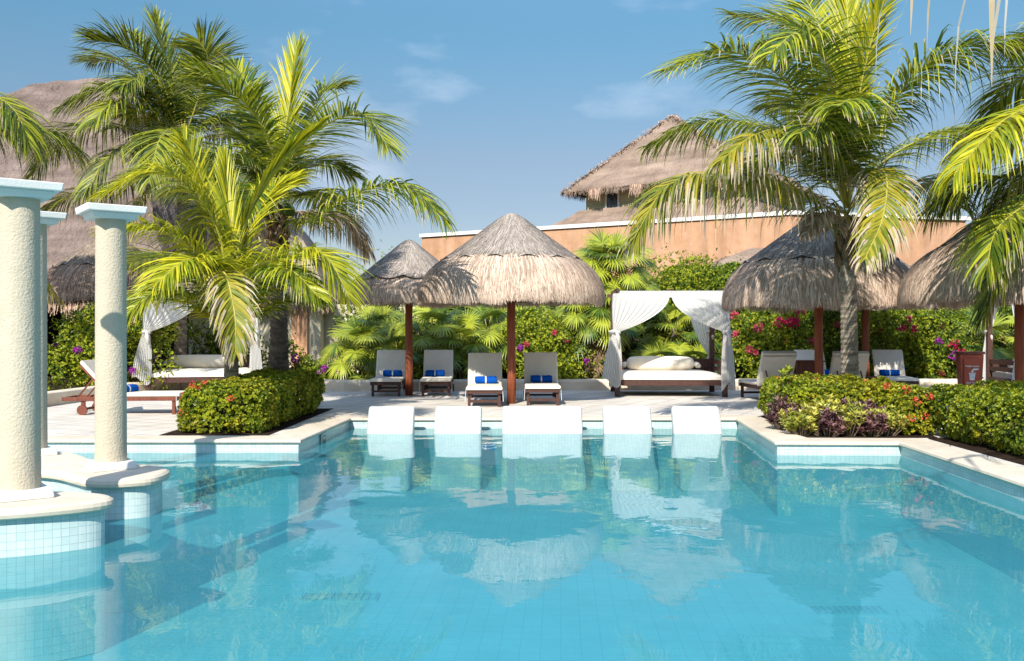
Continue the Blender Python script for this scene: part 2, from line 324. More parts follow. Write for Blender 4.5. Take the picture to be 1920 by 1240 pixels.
sweep(mb, pool, [(0, -.035), (-.03, -.035), (-.042, -.02), (-.035, .004), (-.012, .014), (.42, .014), (.425, -.01)])
struct(mb.build('pool_coping', 'coping'))
mb = MB(); sweep(mb, pool, [(0, -1.0), (0, -.33)], m=1); sweep(mb, pool, [(0, -.33), (0, -.036)]); struct(mb.build('pool_wall', ['walltile', 'lowtile']))
poly('pool_floor', offset(pool, .02), [], -.96, 'floortile')
poly('water', pool, [], WZ, 'water')
# wide-angle floor drain grates seen through the water
for (x, y, sx, sy) in ((-1.55, 8.4, .35, .12), (2.9, 8.0, .3, .12)):
    mb = MB()
    mb.box(-sx, sx, -sy, sy, -.02, 0)
    for k in range(11): mb.box(-sx+.02+k*(2*sx-.05)/10, -sx+.032+k*(2*sx-.05)/10, -sy+.02, sy-.02, 0, .01)
    o = mb.build('floor_drain', 'grate', loc=(x, y, -.945)); tag(o, ('rectangular drain grate in the pool floor in front of the left single pool loungers' if x < 0 else 'rectangular drain grate in the pool floor under the reflection of the right palm trunk'), 'drain', 'drain grates in the pool floor')
# skimmer niche in the left pool side wall
mb = MB(); mb.box(0, .02, -.16, .16, -.07, .07, 0); mb.box(.02, .024, -.12, .12, -.05, .05, 1); tag(mb.build('skimmer_opening', ['walltile', 'glass'], loc=(-2.755, 13.6, -.115)), 'small square skimmer opening in the tiled side wall of the pool', 'skimmer')
# planting beds
poly('soil_bed', [(-4.88, 12.88), (-3.36, 12.88), (-3.30, 17.3), (-4.88, 17.3)], [], .006, 'soil')
poly('soil_bed', [(4.0, 12.58), (5.75, 12.58), (6.2, 15.8), (3.75, 15.8)], [], .007, 'soil')
poly('soil_bed', [(5.42, 7.0), (7.9, 7.0), (7.9, 13.0), (5.56, 12.5)], [], .010, 'soil')
poly('soil_bed', [(-9.2, 17.0), (-8.8, 19.9), (-8.4, 22.5), (-6, 23.4), (-4, 22.6), (0, 22.9), (14, 23.1), (30, 23.2), (30, 33), (-30, 33), (-30, 14)], [], .008, 'soil')
# low wall in front of the planting
lw = [(-9.1, 11.0), (-8.95, 15), (-8.85, 17.7), (-8.75, 19.5), (-8.6, 21.2), (-8.0, 22.6), (-6.6, 23.2), (-5.1, 22.7), (-4.0, 22.2), (-2, 22.35), (0, 22.6), (6, 22.75), (14, 22.8), (26, 22.9)]
mb = MB(); sweep(mb, lw, [(0, 0.0), (-.015, .2), (0, .245), (.03, .262), (.27, .262), (.30, .245), (.31, .0)], closed=False)
tag(mb.build('low_wall', 'lowwall'), 'long low cream wall edging the planting at the back of the deck', 'low wall')

# ================================================================== COLUMNS AND PLINTHS
def plinth(outline, label, top=.19):
    t_ = thing('tiled_plinth', label, 'plinth', (outline[0][0], outline[0][1], 0), group='tiled pool plinths that carry the columns')
    o0 = outline[0]; pth = [(x-o0[0], y-o0[1]) for x, y in outline]
    # smooth the outline
    pts = []
    n = len(pth)
    for i in range(n):
        p0, p1, p2, p3 = [Vector(pth[(i+k-1) % n]) for k in range(4)]
        for q in range(5):
            u = q/5; pts.append(tuple(.5*((2*p1)+(p2-p0)*u+(2*p0-5*p1+4*p2-p3)*u*u+(3*p1-p0-3*p2+p3)*u**3)))
    mb = MB(); sweep(mb, pts, [(-.055, -.955), (-.055, top-.085)]); mb.build('tiled_wall', 'walltile', t_)
    mb = MB(); sweep(mb, pts, [(-.055, top-.084), (-.02, top-.084), (.005, top-.07), (.012, top-.045), (.005, top-.018), (-.02, top-.003), (-.05, top)])
    inner = offset(pts, -.05); tri = geometry.tessellate_polygon([[Vector((x, y, 0)) for x, y in inner]])
    for a, b, c in tri:
        p = [Vector((*inner[k], top)) for k in (a, b, c)]
        if (p[1]-p[0]).cross(p[2]-p[0]).z < 0: p.reverse()
        mb.face(p)
    mb.build('coping', 'coping', t_)
    return t_
plinth([(-3.02, 7.02), (-3.2, 6.80), (-3.6, 6.58), (-4.3, 6.36), (-5.4, 6.2), (-6.2, 6.3), (-6.2, 7.2), (-5.2, 7.28), (-4.2, 7.36), (-3.5, 7.34), (-3.15, 7.22)][::1][::-1][::-1], 'curved white mosaic plinth with stone top under the thickest nearest column')
plinth([(-3.08, 8.28), (-3.12, 8.05), (-3.35, 7.92), (-3.62, 7.95), (-3.85, 8.15), (-4.15, 8.40), (-4.6, 8.55), (-5.3, 8.6), (-6.2, 8.9), (-6.2, 9.9), (-5.3, 9.85), (-4.75, 9.78), (-4.4, 9.5), (-4.15, 9.2), (-3.85, 8.95), (-3.45, 8.78), (-3.16, 8.56)], 'S-curved white mosaic plinth joining the two farther columns')
def column(x, y, z0, z1, r, rz, label):
    t_ = thing('column', label, 'column', (x, y, z0), rz, 'rough stucco columns at the pool')
    H = z1-z0
    mb = MB(); n = 64
    prof = [(r*1.02, .07), (r*1.0, .3), (r*.985, H*.5), (r*.96, H-.10)]
    fine = [interp(prof, k/60) for k in range(61)]
    lathe(mb, fine, n); mb.build('shaft', 'stucco', t_, smooth=True)
    mb = MB(); mb.box(-r*1.32, r*1.32, -r*1.32, r*1.32, 0, .07, tx=-.012, ty=-.012); mb.build('base_slab', 'plaster', t_, bevel=.012)
    a = .205; b = .258
    mb = MB(); mb.box(-a, a, -a, a, H-.115, H-.062, tx=.02, ty=.02); mb.build('lower_capital', 'plaster', t_, bevel=.006)
    mb = MB(); mb.box(-b, b, -b, b, H-.062, H, tx=.012, ty=.012); mb.build('capital_slab', 'plaster', t_, bevel=.008)
column(-3.73, 7.07, .19, 2.56, .146, R(38), 'cream stucco column nearest the camera, on the plinth at the picture edge')
column(-3.67, 8.54, .19, 2.575, .136, R(36), 'cream stucco column with a curved shadow on its shaft, standing at the plinth tip')
column(-4.86, 9.46, .19, 2.64, .136, R(42), 'cream stucco column mostly hidden behind the nearest column')

# ================================================================== POOL LOUNGERS
def pool_lounger(x, w_, label):
    o_ = MB()
    # side outline (y, z): y grows away from the camera
    up = [(-.62, -.955), (-.60, -.66), (-.45, -.63), (-.28, -.56), (-.18, -.44), (-.08, -.28), (0, -.12), (.08, .03), (.16, .16), (.215, .225), (.25, .245)]
    dn = [(.285, .235), (.31, .20), (.29, .10), (.22, -.1), (.18, -.30), (.10, -.55), (.05, -.955)]
    pr = up+dn; n = len(pr); c = .045; h = w_/2
    def ring(xx, ins):
        # inset the outline a little for the rounded long edges
        cyy = sum(p[0] for p in pr)/n; out = []
        for i, p in enumerate(pr):
            a = Vector(pr[i-1]); b = Vector(pr[(i+1) % n]); e = (b-a).normalized(); nn = Vector((e.y, -e.x))
            out.append(Vector((xx, p[0]+nn.x*ins, p[1]+nn.y*ins)))
        return out
    rs = [ring(-h, c), ring(-h+c*.3, c*.3), ring(-h+c, 0), ring(h-c, 0), ring(h-c*.3, c*.3), ring(h, c)]
    acc = [0]
    for i in range(n): acc.append(acc[-1]+math.dist(pr[i], pr[(i+1) % n]))
    for k in range(5):
        for i in range(n):
            j = (i+1) % n
            o_.face([rs[k][i], rs[k][j], rs[k+1][j], rs[k+1][i]][::-1], [(rs[k][i].x, acc[i]), (rs[k][i].x, acc[i+1]), (rs[k+1][i].x, acc[i+1]), (rs[k+1][i].x, acc[i])][::-1])
    o_.face(rs[0], [(p.y, p.z) for p in rs[0]]); o_.face(rs[5][::-1], [(p.y, p.z) for p in rs[5][::-1]])
    o = o_.build('pool_lounger', 'loungetile', loc=(x, 14.62, 0))
    tag(o, label, 'pool lounger', 'white tiled loungers built in the pool')
sL = 118.6
pool_lounger((733-960)/sL, .735, 'single white tiled pool lounger with palm shadow on its back, beside the left pool wall')
pool_lounger((859-960)/sL, .745, 'single white tiled pool lounger between the shadowed one and the double one')
pool_lounger((1016.5-960)/sL, 1.27, 'extra wide double white tiled lounger in the middle of the row')
pool_lounger((1176-960)/sL, .765, 'single white tiled pool lounger next to the double one, in front of the daybed')
pool_lounger((1306-960)/sL, .765, 'single white tiled pool lounger at the end of the row by the right pool wall')

# ================================================================== PALAPAS
def scal(th, n, a): return -a*(abs(math.sin(n*th/2)))
def straw_ring(mb, prof, Rf, n, t0, t1, ln, w_, jit, m=0, flat=False):
    """straws laid down the slope of a lathed profile"""
    for i in range(n):
        th = random.random()*2*math.pi; ta = t0+(t1-t0)*random.random(); tb = min(1.0, ta+ln*random.uniform(.6, 1.3))
        da = random.gauss(0, jit); seg = 3; pts = []
        out = random.uniform(.004, .04)
        for k in range(seg+1):
            u = k/seg; r_, z_ = interp(prof, ta+(tb-ta)*u); r_ += out*(1 if not flat else .5)*(.3+u); 
            if tb >= 1.0 and k == seg: z_ -= random.uniform(0, .10)+max(0, .16*noise.noise(Vector((th*4, Rf, 3.3))))
            a_ = th+da*u/max(r_, .3); pts.append((r_, z_, a_))
        rv = random.random(); ww = w_*random.uniform(.6, 1.4)
        for k in range(seg):
            r0, z0_, a0 = pts[k]; r1, z1_, a1 = pts[k+1]; h0 = ww*(1-.25*k/seg); h1 = ww*(1-.25*(k+1)/seg)*(.35 if k == seg-1 else 1)
            def q(r_, z_, a_, h): return Vector((r_*math.cos(a_)-math.sin(a_)*h, r_*math.sin(a_)+math.cos(a_)*h, z_))
            mb.face([q(r0, z0_, a0, -h0), q(r0, z0_, a0, h0), q(r1, z1_, a1, h1), q(r1, z1_, a1, -h1)], [(k/seg, rv), (k/seg, rv), ((k+1)/seg, rv), ((k+1)/seg, rv)], m)
def palapa(x, y, Rr, ze, za, label, Rs=None, zs=None, straws=9000, nsc=12, strawm='straw', topm='thatch_top', post='post', pr=.085, post_on=True, rot=0):
    t_ = thing('palapa', label, 'thatched parasol', (x, y, 0), rot, 'thatched palapas around the deck')
    H = za-ze; Rs = Rs or Rr*.74; zs = zs or ze+H*.48
    cap = [(.001, za), (.10*Rr/1.8, za-.02), (.22*Rr/1.8, za-.09*H/1.7), (.42*Rr/1.8, za-.24*H/1.7), (Rs*.62, zs+(za-zs)*.40), (Rs*.88, zs+(za-zs)*.12), (Rs+.03, zs-.02)]
    low = [(Rs*.95, zs+.03), (Rs+.12*(Rr-Rs)/.45, zs-.10), (Rs+(Rr-Rs)*.66, zs-(zs-ze)*.36), (Rs+(Rr-Rs)*.93, zs-(zs-ze)*.68), (Rr, ze+.04), (Rr-.01, ze)]
    # lower skirt
    mb = MB(); lathe(mb, [(r_-.03, z_) for r_, z_ in low], 48, 0, wob=.02)
    straw_ring(mb, low, Rr, int(straws*.45), 0, .62, .45, .0085, .05, 1)
    straw_ring(mb, low, Rr, int(straws*.45), .35, .95, .55, .0085, .07, 1)
    straw_ring(mb, low, Rr, int(straws*.10), .80, .97, .6, .008, .10, 1)
    mb.build('thatch_skirt', ['thatch', strawm], t_)
    # underside
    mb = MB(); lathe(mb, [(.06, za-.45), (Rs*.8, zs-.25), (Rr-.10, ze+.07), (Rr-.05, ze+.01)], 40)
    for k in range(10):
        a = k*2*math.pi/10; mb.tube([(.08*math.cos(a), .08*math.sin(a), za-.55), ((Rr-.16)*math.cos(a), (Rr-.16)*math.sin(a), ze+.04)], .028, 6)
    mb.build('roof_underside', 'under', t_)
    # netted cap with a scalloped lower edge
    mb = MB(); n = 96; i0 = len(mb.v); K = 14
    pts = [interp(cap, k/K) for k in range(K+1)]
    for k, (r_, z_) in enumerate(pts):
        for j in range(n):
            th = 2*math.pi*j/n; sc_ = scal(th, nsc, .075)+.03 if k == K else (scal(th, nsc, .03) if k == K-1 else 0)
            nn = .015*noise.noise(Vector((math.cos(th)*r_*3, math.sin(th)*r_*3, z_*3+x)))*min(1, r_*3)
            mb.v.append(Vector(((r_+nn-sc_*.35)*math.cos(th), (r_+nn-sc_*.35)*math.sin(th), z_+sc_)))
    for k in range(K):
        for j in range(n):
            a = i0+k*n+j; b = i0+k*n+(j+1) % n; mb.f.append((a, b, b+n, a+n)); mb.m.append(0); mb.uv.extend([(0, .5)]*4)
    straw_ring(mb, cap, Rr, int(straws*.50), .04, .90, .16, .0075, .04, 0, flat=True)
    c_ = mb.build('thatch_cap', [topm], t_, smooth=False)
    mb = MB(); e = []
    for j in range(n+1):
        th = 2*math.pi*j/n; sc_ = scal(th, nsc, .075)+.03; r_ = pts[-1][0]-sc_*.35+.012
        e.append((r_*math.cos(th), r_*math.sin(th), pts[-1][1]+sc_-.004))
    mb.tube(e, .011, 5); mb.build('edge_rope', 'rope', c_)
    if post_on:
        mb = MB(); mb.tube([(0, 0, 0), (.004, 0, ze*.3), (-.006, .003, ze*.65), (0, 0, za-.5)], [pr*1.04, pr, pr*.97, pr*.94], 14)
        mb.build('post', post, t_, smooth=True)
    return t_
g = G(959, 757); palapa(g.x, g.y, 1.82, 2.06, 3.78, 'largest lit thatched palapa standing behind the double pool lounger', straws=14000, nsc=14, zs=2.86, Rs=1.36)
g = G(767, 741.5); palapa(g.x, g.y, 1.27, 2.10, 3.49, 'smaller grey thatched palapa behind the first pair of sun loungers', straws=8000, zs=2.62, Rs=1.14)
palapa(6.05, 18.4, 1.84, 1.97, 3.78, 'thatched palapa shaded by the palm, right behind the bare palm trunk', straws=12000, nsc=12, zs=2.82, Rs=1.42)
palapa(8.30, 21.9, 1.55, 2.04, 3.60, 'thatched palapa peeking out behind the palm-shaded one', straws=7000, rot=.3)
palapa(8.44, 15.5, 1.86, 1.98, 3.80, 'sunlit tan thatched palapa cut by the picture edge beside the red bin', straws=13000, zs=2.88, Rs=1.22)
palapa((206-960)/73, 24.0, 1.75, 2.24, 4.0, 'thatched palapa behind the column with the curved shadow', straws=7000, strawm='strawred', topm='thatch')

# ================================================================== BUILDINGS
def roof_quad(mb, a, b, c, d, n=10, m=0, sag=.0, rough=.08):
    a, b, c, d = map(Vector, (a, b, c, d))
    nx = max(4, int((b-a).length/.5)); 
    nrm = (b-a).cross(d-a).normalized()
    if nrm.z < 0: nrm = -nrm
    g_ = []
    for i in range(n+1):
        v_ = i/n; row = []
        for j in range(nx+1):
            u = j/nx; p = (a*(1-u)+b*u)*(1-v_)+(d*(1-u)+c*u)*v_
            p = p+Vector((0, 0, rough*noise.noise(p*1.3)*(1 if 0 < v_ < 1 else .5)+sag*math.sin(v_*math.pi))); row.append(p)
        g_.append(row)
    for i in range(n):
        for j in range(nx): mb.face([g_[i][j], g_[i][j+1], g_[i+1][j+1], g_[i+1][j]], None, m)
def fringe(mb, a, b, dens, ln, outw, m=1, spread=.12):
    a, b = Vector(a), Vector(b); Ld = (b-a).length; d = (b-a).normalized(); o_ = Vector(outw).normalized()
    for i in range(int(Ld*dens)):
        u = random.random()*Ld; p = a+d*u+o_*random.uniform(-spread, .05)+Vector((0, 0, random.uniform(-.02, spread))); l_ = ln*random.uniform(.5, 1.2)*(1+.35*noise.noise(p*1.2))
        q = p+Vector((0, 0, -l_))+o_*.18*l_+d*random.gauss(0, .05); w_ = d*.016; rv = random.random()
        mb.face([p-w_, p+w_, q+w_*.4, q-w_*.4], [(0, rv), (0, rv), (1, rv), (1, rv)], m)
# --- long orange building with white parapet cap
t_ = thing('orange_building', 'long orange stucco building with a white parapet behind the palms', 'building', (9.6, 32, 0))
def wallseg(name, p0, p1, z0, z1, m, parent, th=.3, off=(0, 0), matn=None):
    p0 = Vector((p0[0]-off[0], p0[1]-off[1], 0)); p1 = Vector((p1[0]-off[0], p1[1]-off[1], 0)); d = p1-p0; L_ = d.length; a = math.atan2(d.y, d.x)
    mt = Matrix.Translation(p0) @ Matrix.Rotation(a, 4, 'Z'); mb = MB(); mb.box(0, L_, 0, th, z0, z1, mtx=mt); return mb.build(name, m, parent)
OB = (9.6, 32)
wallseg('wall', (-3.85, 39.8), (9.6, 32), 0, 5.42, 'orange', t_, off=OB)
wallseg('wall', (9.62, 32.04), (16.4, 33.75), 0, 5.42, 'orange', t_, off=OB)
wallseg('wall', (-3.72, 45.8), (-3.70, 39.9), 0, 5.42, 'orange', t_, off=OB)
wallseg('parapet_cap', (-3.95, 39.75), (9.6, 31.92), 5.42, 5.56, 'plaster', t_, .42, off=OB)
wallseg('parapet_cap', (9.64, 31.95), (16.6, 33.7), 5.425, 5.56, 'plaster', t_, .42, off=OB)
# --- tall thatched pavilion behind it
ang = -36; u_ = Vector((math.cos(R(ang)), math.sin(R(ang)), 0)); v_ = Vector((-u_.y, u_.x, 0)); c0 = Vector((2.55, 48.6, 0)); Lw = 10.5
t_ = thing('thatched_pavilion', 'tall pyramid-roofed thatched pavilion with small upper windows behind the orange parapet', 'building', (c0.x, c0.y, 0), R(ang))
A = Lw
mb = MB(); ap = Vector((A*.408, A*.408, 12.9)); rid = Vector((A*.408, A*.408, 12.9)); ez = 8.62
cs = [Vector((0, 0, ez)), Vector((A, 0, ez)), Vector((A, A, ez)), Vector((0, A, ez))]
roof_quad(mb, cs[0], cs[1], rid, ap, 14, rough=.16); roof_quad(mb, cs[3], cs[0], ap, ap, 14, rough=.16); roof_quad(mb, cs[1], cs[2], rid, rid, 14, rough=.16); roof_quad(mb, cs[2], cs[3], ap, rid, 14, rough=.16)
for i in range(4):
    a, b = cs[i], cs[(i+1) % 4]; ow = Vector(((b-a).y, -(b-a).x, 0)); fringe(mb, a, b, 90, .27, ow, 0, .16)
for q in range(2):
    for k in range(600):
        t0_ = random.random(); a_, b_ = (cs[0], ap) if q == 0 else (cs[1], rid); p = a_*(1-t0_)+b_*t0_+Vector((random.gauss(0, .10), random.gauss(0, .10), random.uniform(.0, .05)))
        dd = Vector((random.gauss(0, .12), random.gauss(0, .12)-.1, -random.uniform(.05, .12))); wv = Vector((.02, 0, 0)); rv = random.random()
        mb.face([p-wv, p+wv, p+dd+wv, p+dd-wv], [(0, rv), (0, rv), (1, rv), (1, rv)], 1 if rv > .7 else 0)
mb.build('upper_roof', ['bigroof', 'strawred'], t_)
for k in range(4):
    bx_ = 2.1+k*2.35; mb = MB()
    fringe(mb, (bx_-.32, -.12, ez-.12), (bx_+.32, -.12, ez-.12), 140, .46, (0, -1, 0), 0, .18); mb.build('straw_tuft', 'strawred', t_)
mb = MB(); mb.box(.95, A-.95, .95, A-.95, 6.3, ez+.6); wl = mb.build('upper_wall', 'olive', t_)
mb = MB(); o_ = 2.7
ls = [Vector((-o_, -o_, 5.0)), Vector((A+o_, -o_, 5.0)), Vector((A+o_, A+o_, 5.0)), Vector((-o_, A+o_, 5.0))]; us = [Vector((.7, .7, 7.72)), Vector((A-.7, .7, 7.72)), Vector((A-.7, A-.7, 7.72)), Vector((.7, A-.7, 7.72))]
for i in range(4): roof_quad(mb, ls[i], ls[(i+1) % 4], us[(i+1) % 4], us[i], 8, rough=.12)
mb.build('lower_roof', ['bigroof'], t_)
mb = MB(); mb.box(-.6, A+.6, -.6, A+.6, 0, 5.3); mb.build('base_wall', 'beige', t_)
for k in range(3):
    wx = 2.55+k*2.5; mb = MB()
    for (x0, x1, z0, z1) in ((-.42, -.32, 7.62, 8.6), (.32, .42, 7.62, 8.6), (-.32, .32, 7.62, 7.74), (-.32, .32, 8.5, 8.6)): mb.box(wx+x0, wx+x1, .86, .97, z0, z1)
    fr = mb.build('window', 'plaster', t_)
    mb = MB(); mb.box(wx-.32, wx+.32, .93, .96, 7.74, 8.5); mb.build('pane', 'glass', fr)
# --- grey low thatch roofs in front of the orange wall on the far side
def hut(px, D, wid, ze, za, label, m='bigroof', wall='peach', depth=3.0, tier=False, rz=0, wallin=.35):
    x = (px-960)*D/F; t_ = thing('thatched_hut', label, 'hut', (x, D, 0), rz)
    h = wid/2; mb = MB(); e = [Vector((-h, -depth/2, ze)), Vector((h, -depth/2, ze)), Vector((h, depth/2, ze)), Vector((-h, depth/2, ze))]
    ra, rb = Vector((-h*.18, 0, za)), Vector((h*.18, 0, za))
    roof_quad(mb, e[0], e[1], rb, ra, 10, sag=.22); roof_quad(mb, e[1], e[2], rb, rb, 10, sag=.22); roof_quad(mb, e[2], e[3], ra, rb, 10, sag=.22); roof_quad(mb, e[3], e[0], ra, ra, 10, sag=.22)
    for i in range(4):
        a, b = e[i], e[(i+1) % 4]; ow = Vector(((b-a).y, -(b-a).x, 0)); fringe(mb, a, b, 190, .38, ow, 1, .16)
    mb.build('roof', [m, 'strawred'], t_)
    mb = MB(); mb.box(-h+wallin, h-wallin, -depth/2+wallin, depth/2-wallin, 0, ze+.25); mb.build('wall', wall, t_)
    return t_
hut(1440, 29.5, 5.0, 2.9, 4.05, 'low grey thatched hut roof showing above the bushes beside the shaded palapa')
hut(1790, 29.0, 3.4, 2.6, 4.05, 'low grey thatched hut roof between the two right palapas')
hh = hut(500, 27.5, 4.3, 2.32, 5.3, 'beige walled hut with peach pilasters and shaggy thatched roof behind the dark palm trunk', 'thatch', 'beige', 3.2, wallin=.30)
for dx, w_ in ((1.30, .42), (-.4, .42)):
    mb = MB(); mb.box(dx-w_/2, dx+w_/2, -1.45, -1.29, 0, 2.5); mb.build('pilaster', 'peach', hh)
wb = wallseg('garden_wall', (-8.2, 26.9), (-2.6, 26.6), 0, 2.2, 'beige', None); tag(wb, 'plain beige garden wall behind the thatched hut and the fan palms', 'wall')
# --- big thatched hall on the left
t_ = thing('thatched_hall', 'huge thatched hall with dark open inside behind the columns', 'building', (-17, 27, 0))
mb = MB(); e = [Vector((-6.8, 0, 2.3)), Vector((7.2, 0, 2.3)), Vector((7.2, 13, 2.3)), Vector((-6.8, 13, 2.3))]; ra, rb = Vector((-.25, 6.5, 10.35)), Vector((2.6, 6.5, 10.45))
roof_quad(mb, e[0], e[1], rb, ra, 20, sag=.5, rough=.25); roof_quad(mb, e[1], e[2], rb, rb, 20, sag=.5, rough=.25); roof_quad(mb, e[3], e[0], ra, ra, 20, sag=.5, rough=.25); roof_quad(mb, e[2], e[3], ra, rb, 20, sag=.5, rough=.25)
for i in range(2):
    a, b = e[i], e[i+1]; ow = Vector(((b-a).y, -(b-a).x, 0)); fringe(mb, a, b, 200, .42, ow, 1, .18); fringe(mb, a+Vector((0, .15, .42)), b+Vector((-.15, .1, .42)), 120, .3, ow, 1, .12)
mb.build('roof', ['hallroof', 'strawred'], t_)
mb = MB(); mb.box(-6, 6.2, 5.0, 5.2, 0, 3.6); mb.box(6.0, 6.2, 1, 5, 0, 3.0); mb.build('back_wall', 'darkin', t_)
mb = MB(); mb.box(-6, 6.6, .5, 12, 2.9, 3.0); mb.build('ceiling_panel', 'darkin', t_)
for k in range(7):
    mb = MB(); mb.tube([(-6+k*2.05, .7, 0), (-6+k*2.05, .7, 3.0)], .12, 10); mb.build('post', 'wooddk', t_, smooth=True)
mb = MB(); mb.box(-6.2, 6.8, .55, .75, 2.35, 2.6); mb.build('beam', 'wood', t_)

# ================================================================== FURNITURE
def cushion_mesh(mb, path, w_, th, m=0):
    """path: list of (y,z) of the underside; a rounded slab follows it"""
    n = len(path); top = []; bot = []
    for i, p in enumerate(path):
        a = Vector(path[max(i-1, 0)]); b = Vector(path[min(i+1, n-1)]); e = (b-a).normalized(); nn = Vector((-e.y, e.x))
        if nn.y < 0 and abs(nn.y) > .3: nn = -nn
        bot.append(Vector(p)); top.append(Vector(p)+nn*th)
    h = w_/2
    def sec(i):
        b, t2 = bot[i], top[i]; mid = (b+t2)/2; q = []
        for sx, k in ((-h+.02, 0), (-h, .5), (-h+.02, 1), (h-.02, 1), (h, .5), (h-.02, 0)):
            pp = b*(1-k)+t2*k; q.append(Vector((sx, pp.x, pp.y)))
        return q
    S = [sec(i) for i in range(n)]
    for i in range(n-1):
        for k in range(6):
            k2 = (k+1) % 6; mb.face([S[i][k], S[i+1][k], S[i+1][k2], S[i][k2]], None, m)
    mb.face(S[0], None, m); mb.face(S[-1][::-1], None, m)
def sun_lounger(name, wood, label, back=62, blen=.655, flap=False):
    t_ = thing(name, label, 'sun lounger', (0, 0, 0), 0, 'cushioned wooden sun loungers on the deck')
    h = .32; fz0, fz1 = .235, .30
    mb = MB()
    mb.box(-h, -h+.04, 0, 1.92, fz0, fz1); mb.box(h-.04, h, 0, 1.92, fz0, fz1); mb.box(-h+.04, h-.04, 0, .035, fz0+.003, fz1-.003); mb.box(-h+.04, h-.04, 1.885, 1.92, fz0+.003, fz1-.003)
    for k in range(12): mb.box(-h+.04, h-.04, .09+k*.09, .15+k*.09, fz1-.028, fz1-.006)
    mb.build('frame', wood, t_, bevel=.004)
    for sx in (-1, 1):
        mb = MB(); x = sx*(h-.05); mb.box(x-.025, x+.025, .05, .10, 0, fz0+.03); mb.build('leg', wood, t_)
        mb = MB(); mb.box(x-.025, x+.025, 1.55, 1.61, .05, fz0+.03); lg = mb.build('leg', wood, t_)
        mb = MB(); mb.tube([(x+sx*.03, 1.58, .085), (x+sx*.065, 1.58, .085)], .085, 18); mb.build('wheel', wood, lg)
    mb = MB(); mb.box(-h+.075, h-.075, .06, .09, .08, .125); mb.build('stretcher', wood, t_); mb = MB(); mb.box(-h+.075, h-.075, 1.565, 1.595, .07, .11); mb.build('stretcher', wood, t_)
    # raised back frame
    a = R(back); y0 = 1.13; z0 = fz1+.005; d = Vector((0, math.cos(a), math.sin(a))); nn = Vector((0, -math.sin(a), math.cos(a)))
    mt = Matrix(((1, 0, 0, 0), (0, d.y, nn.y, y0), (0, d.z, nn.z, z0), (0, 0, 0, 1)))
    mb = MB(); mb.box(-h+.045, -h+.085, 0, blen, -.03, 0, mtx=mt); mb.box(h-.085, h-.045, 0, blen, -.03, 0, mtx=mt)
    for k in range(8): mb.box(-h+.085, h-.085, .03+k*blen/8, .03+k*blen/8+.055, -.026, -.006, mtx=mt)
    mb.build('back_frame', wood, t_)
    if flap:
        mb = MB(); mb.box(-h-.012, h+.012, blen*.02, blen+.06, -.055, -.034, mtx=mt); mb.box(-h-.012, h+.012, blen+.0, blen+.085, -.055, .055, mtx=mt); mb.build('cushion_flap', 'cushion', t_, bevel=.012)
    mb = MB(); e = Vector((0, y0, z0))+d*blen*.6
    for x in (-h+.10, h-.10): mb.tube([(x, e.y, e.z-.02), (x, e.y+.30, fz0+.02)], .014, 6)
    mb.build('back_prop', wood, t_)
    mb = MB(); th = .065
    path = [(-.035, fz1+.006), (.0, fz1+.004), (.4, fz1+.002), (.8, fz1+.002), (1.06, fz1+.004), (1.13, fz1+.02)]
    for k in range(1, 6):
        p = Vector((0, y0-.01, z0))+d*(blen+.03)*k/5+nn*.004; path.append((p.y, p.z))
    cushion_mesh(mb, path, .66, th); mb.build('cushion', 'cushion', t_, smooth=False, bevel=.012)
    mb = MB()
    for sx in (-1, 1): mb.tube([(sx*.325, .02, .33), (sx*.335, .015, .2), (sx*.34, .0, .10)], .005, 4)
    mb.build('tie_ribbon', 'band', t_)
    return t_
SL = 1.06
def place(o, px, py, rz, first):   # centre of the foot end
    g_ = G(px, py); o.location = (g_.x, g_.y, 0); o.rotation_euler = (0, 0, R(rz)); o.scale = (SL, SL, SL)
proto = sun_lounger('sun_lounger', 'wooddk', 'dark sun lounger with rolled towel on the far side of the slim palapa post')
place(proto, 723, 744, 2, 1)
def dupl(px, py, rz, label):
    g_ = G(px, py); return dup(proto, (g_.x, g_.y, 0), R(rz), label, (SL, SL, SL))
lo = [proto, dupl(817, 743.5, 2, 'dark sun lounger with towel between the slim palapa post and the shaded lounger'),
      dupl(908, 764, 1.0, 'dark sun lounger with strong diagonal shade on its backrest, touching the big red post'),
      dupl(1018, 761, 0, 'dark sun lounger just past the big red post, its wood rail showing above the cushion')]
lo.append(dupl(1693, 742, -9, 'white cushioned sun lounger with a blue towel, beside the red bin'))
lo.append(dupl(1556, 742, 0, 'sun lounger with blue towel half hidden by the bare palm trunk'))
proto2 = sun_lounger('sun_lounger', 'wooddk', 'sun lounger turned away, its grey shaded back rising behind the tall leafy sprig', flap=True)
def dupb(px, py, rz, label, first=False):    # head towards the camera: location is the foot end
    g_ = G(px, py); a = R(rz); hd = Vector((g_.x, g_.y, 0)); ft = hd-Vector((-math.sin(a), math.cos(a), 0))*1.6*SL
    if first: proto2.location = ft; proto2.rotation_euler = (0, 0, a); proto2.scale = (SL, SL, SL); return proto2
    return dup(proto2, ft, a, label, (SL, SL, SL))
dupb(1466, 756, 184, '', True)
dupb(1600, 757, 178, 'sun lounger turned away, its grey back showing both sides of the bare palm trunk')
sd_l = sun_lounger('sun_lounger', 'wood', 'red-brown wheeled sun lounger seen from its side behind the columns', back=48, blen=.74)
g_ = G(330, 778); sd_l.location = (g_.x, g_.y+.35, 0); sd_l.rotation_euler = (0, 0, R(93)); sd_l.scale = (SL*.96,)*3
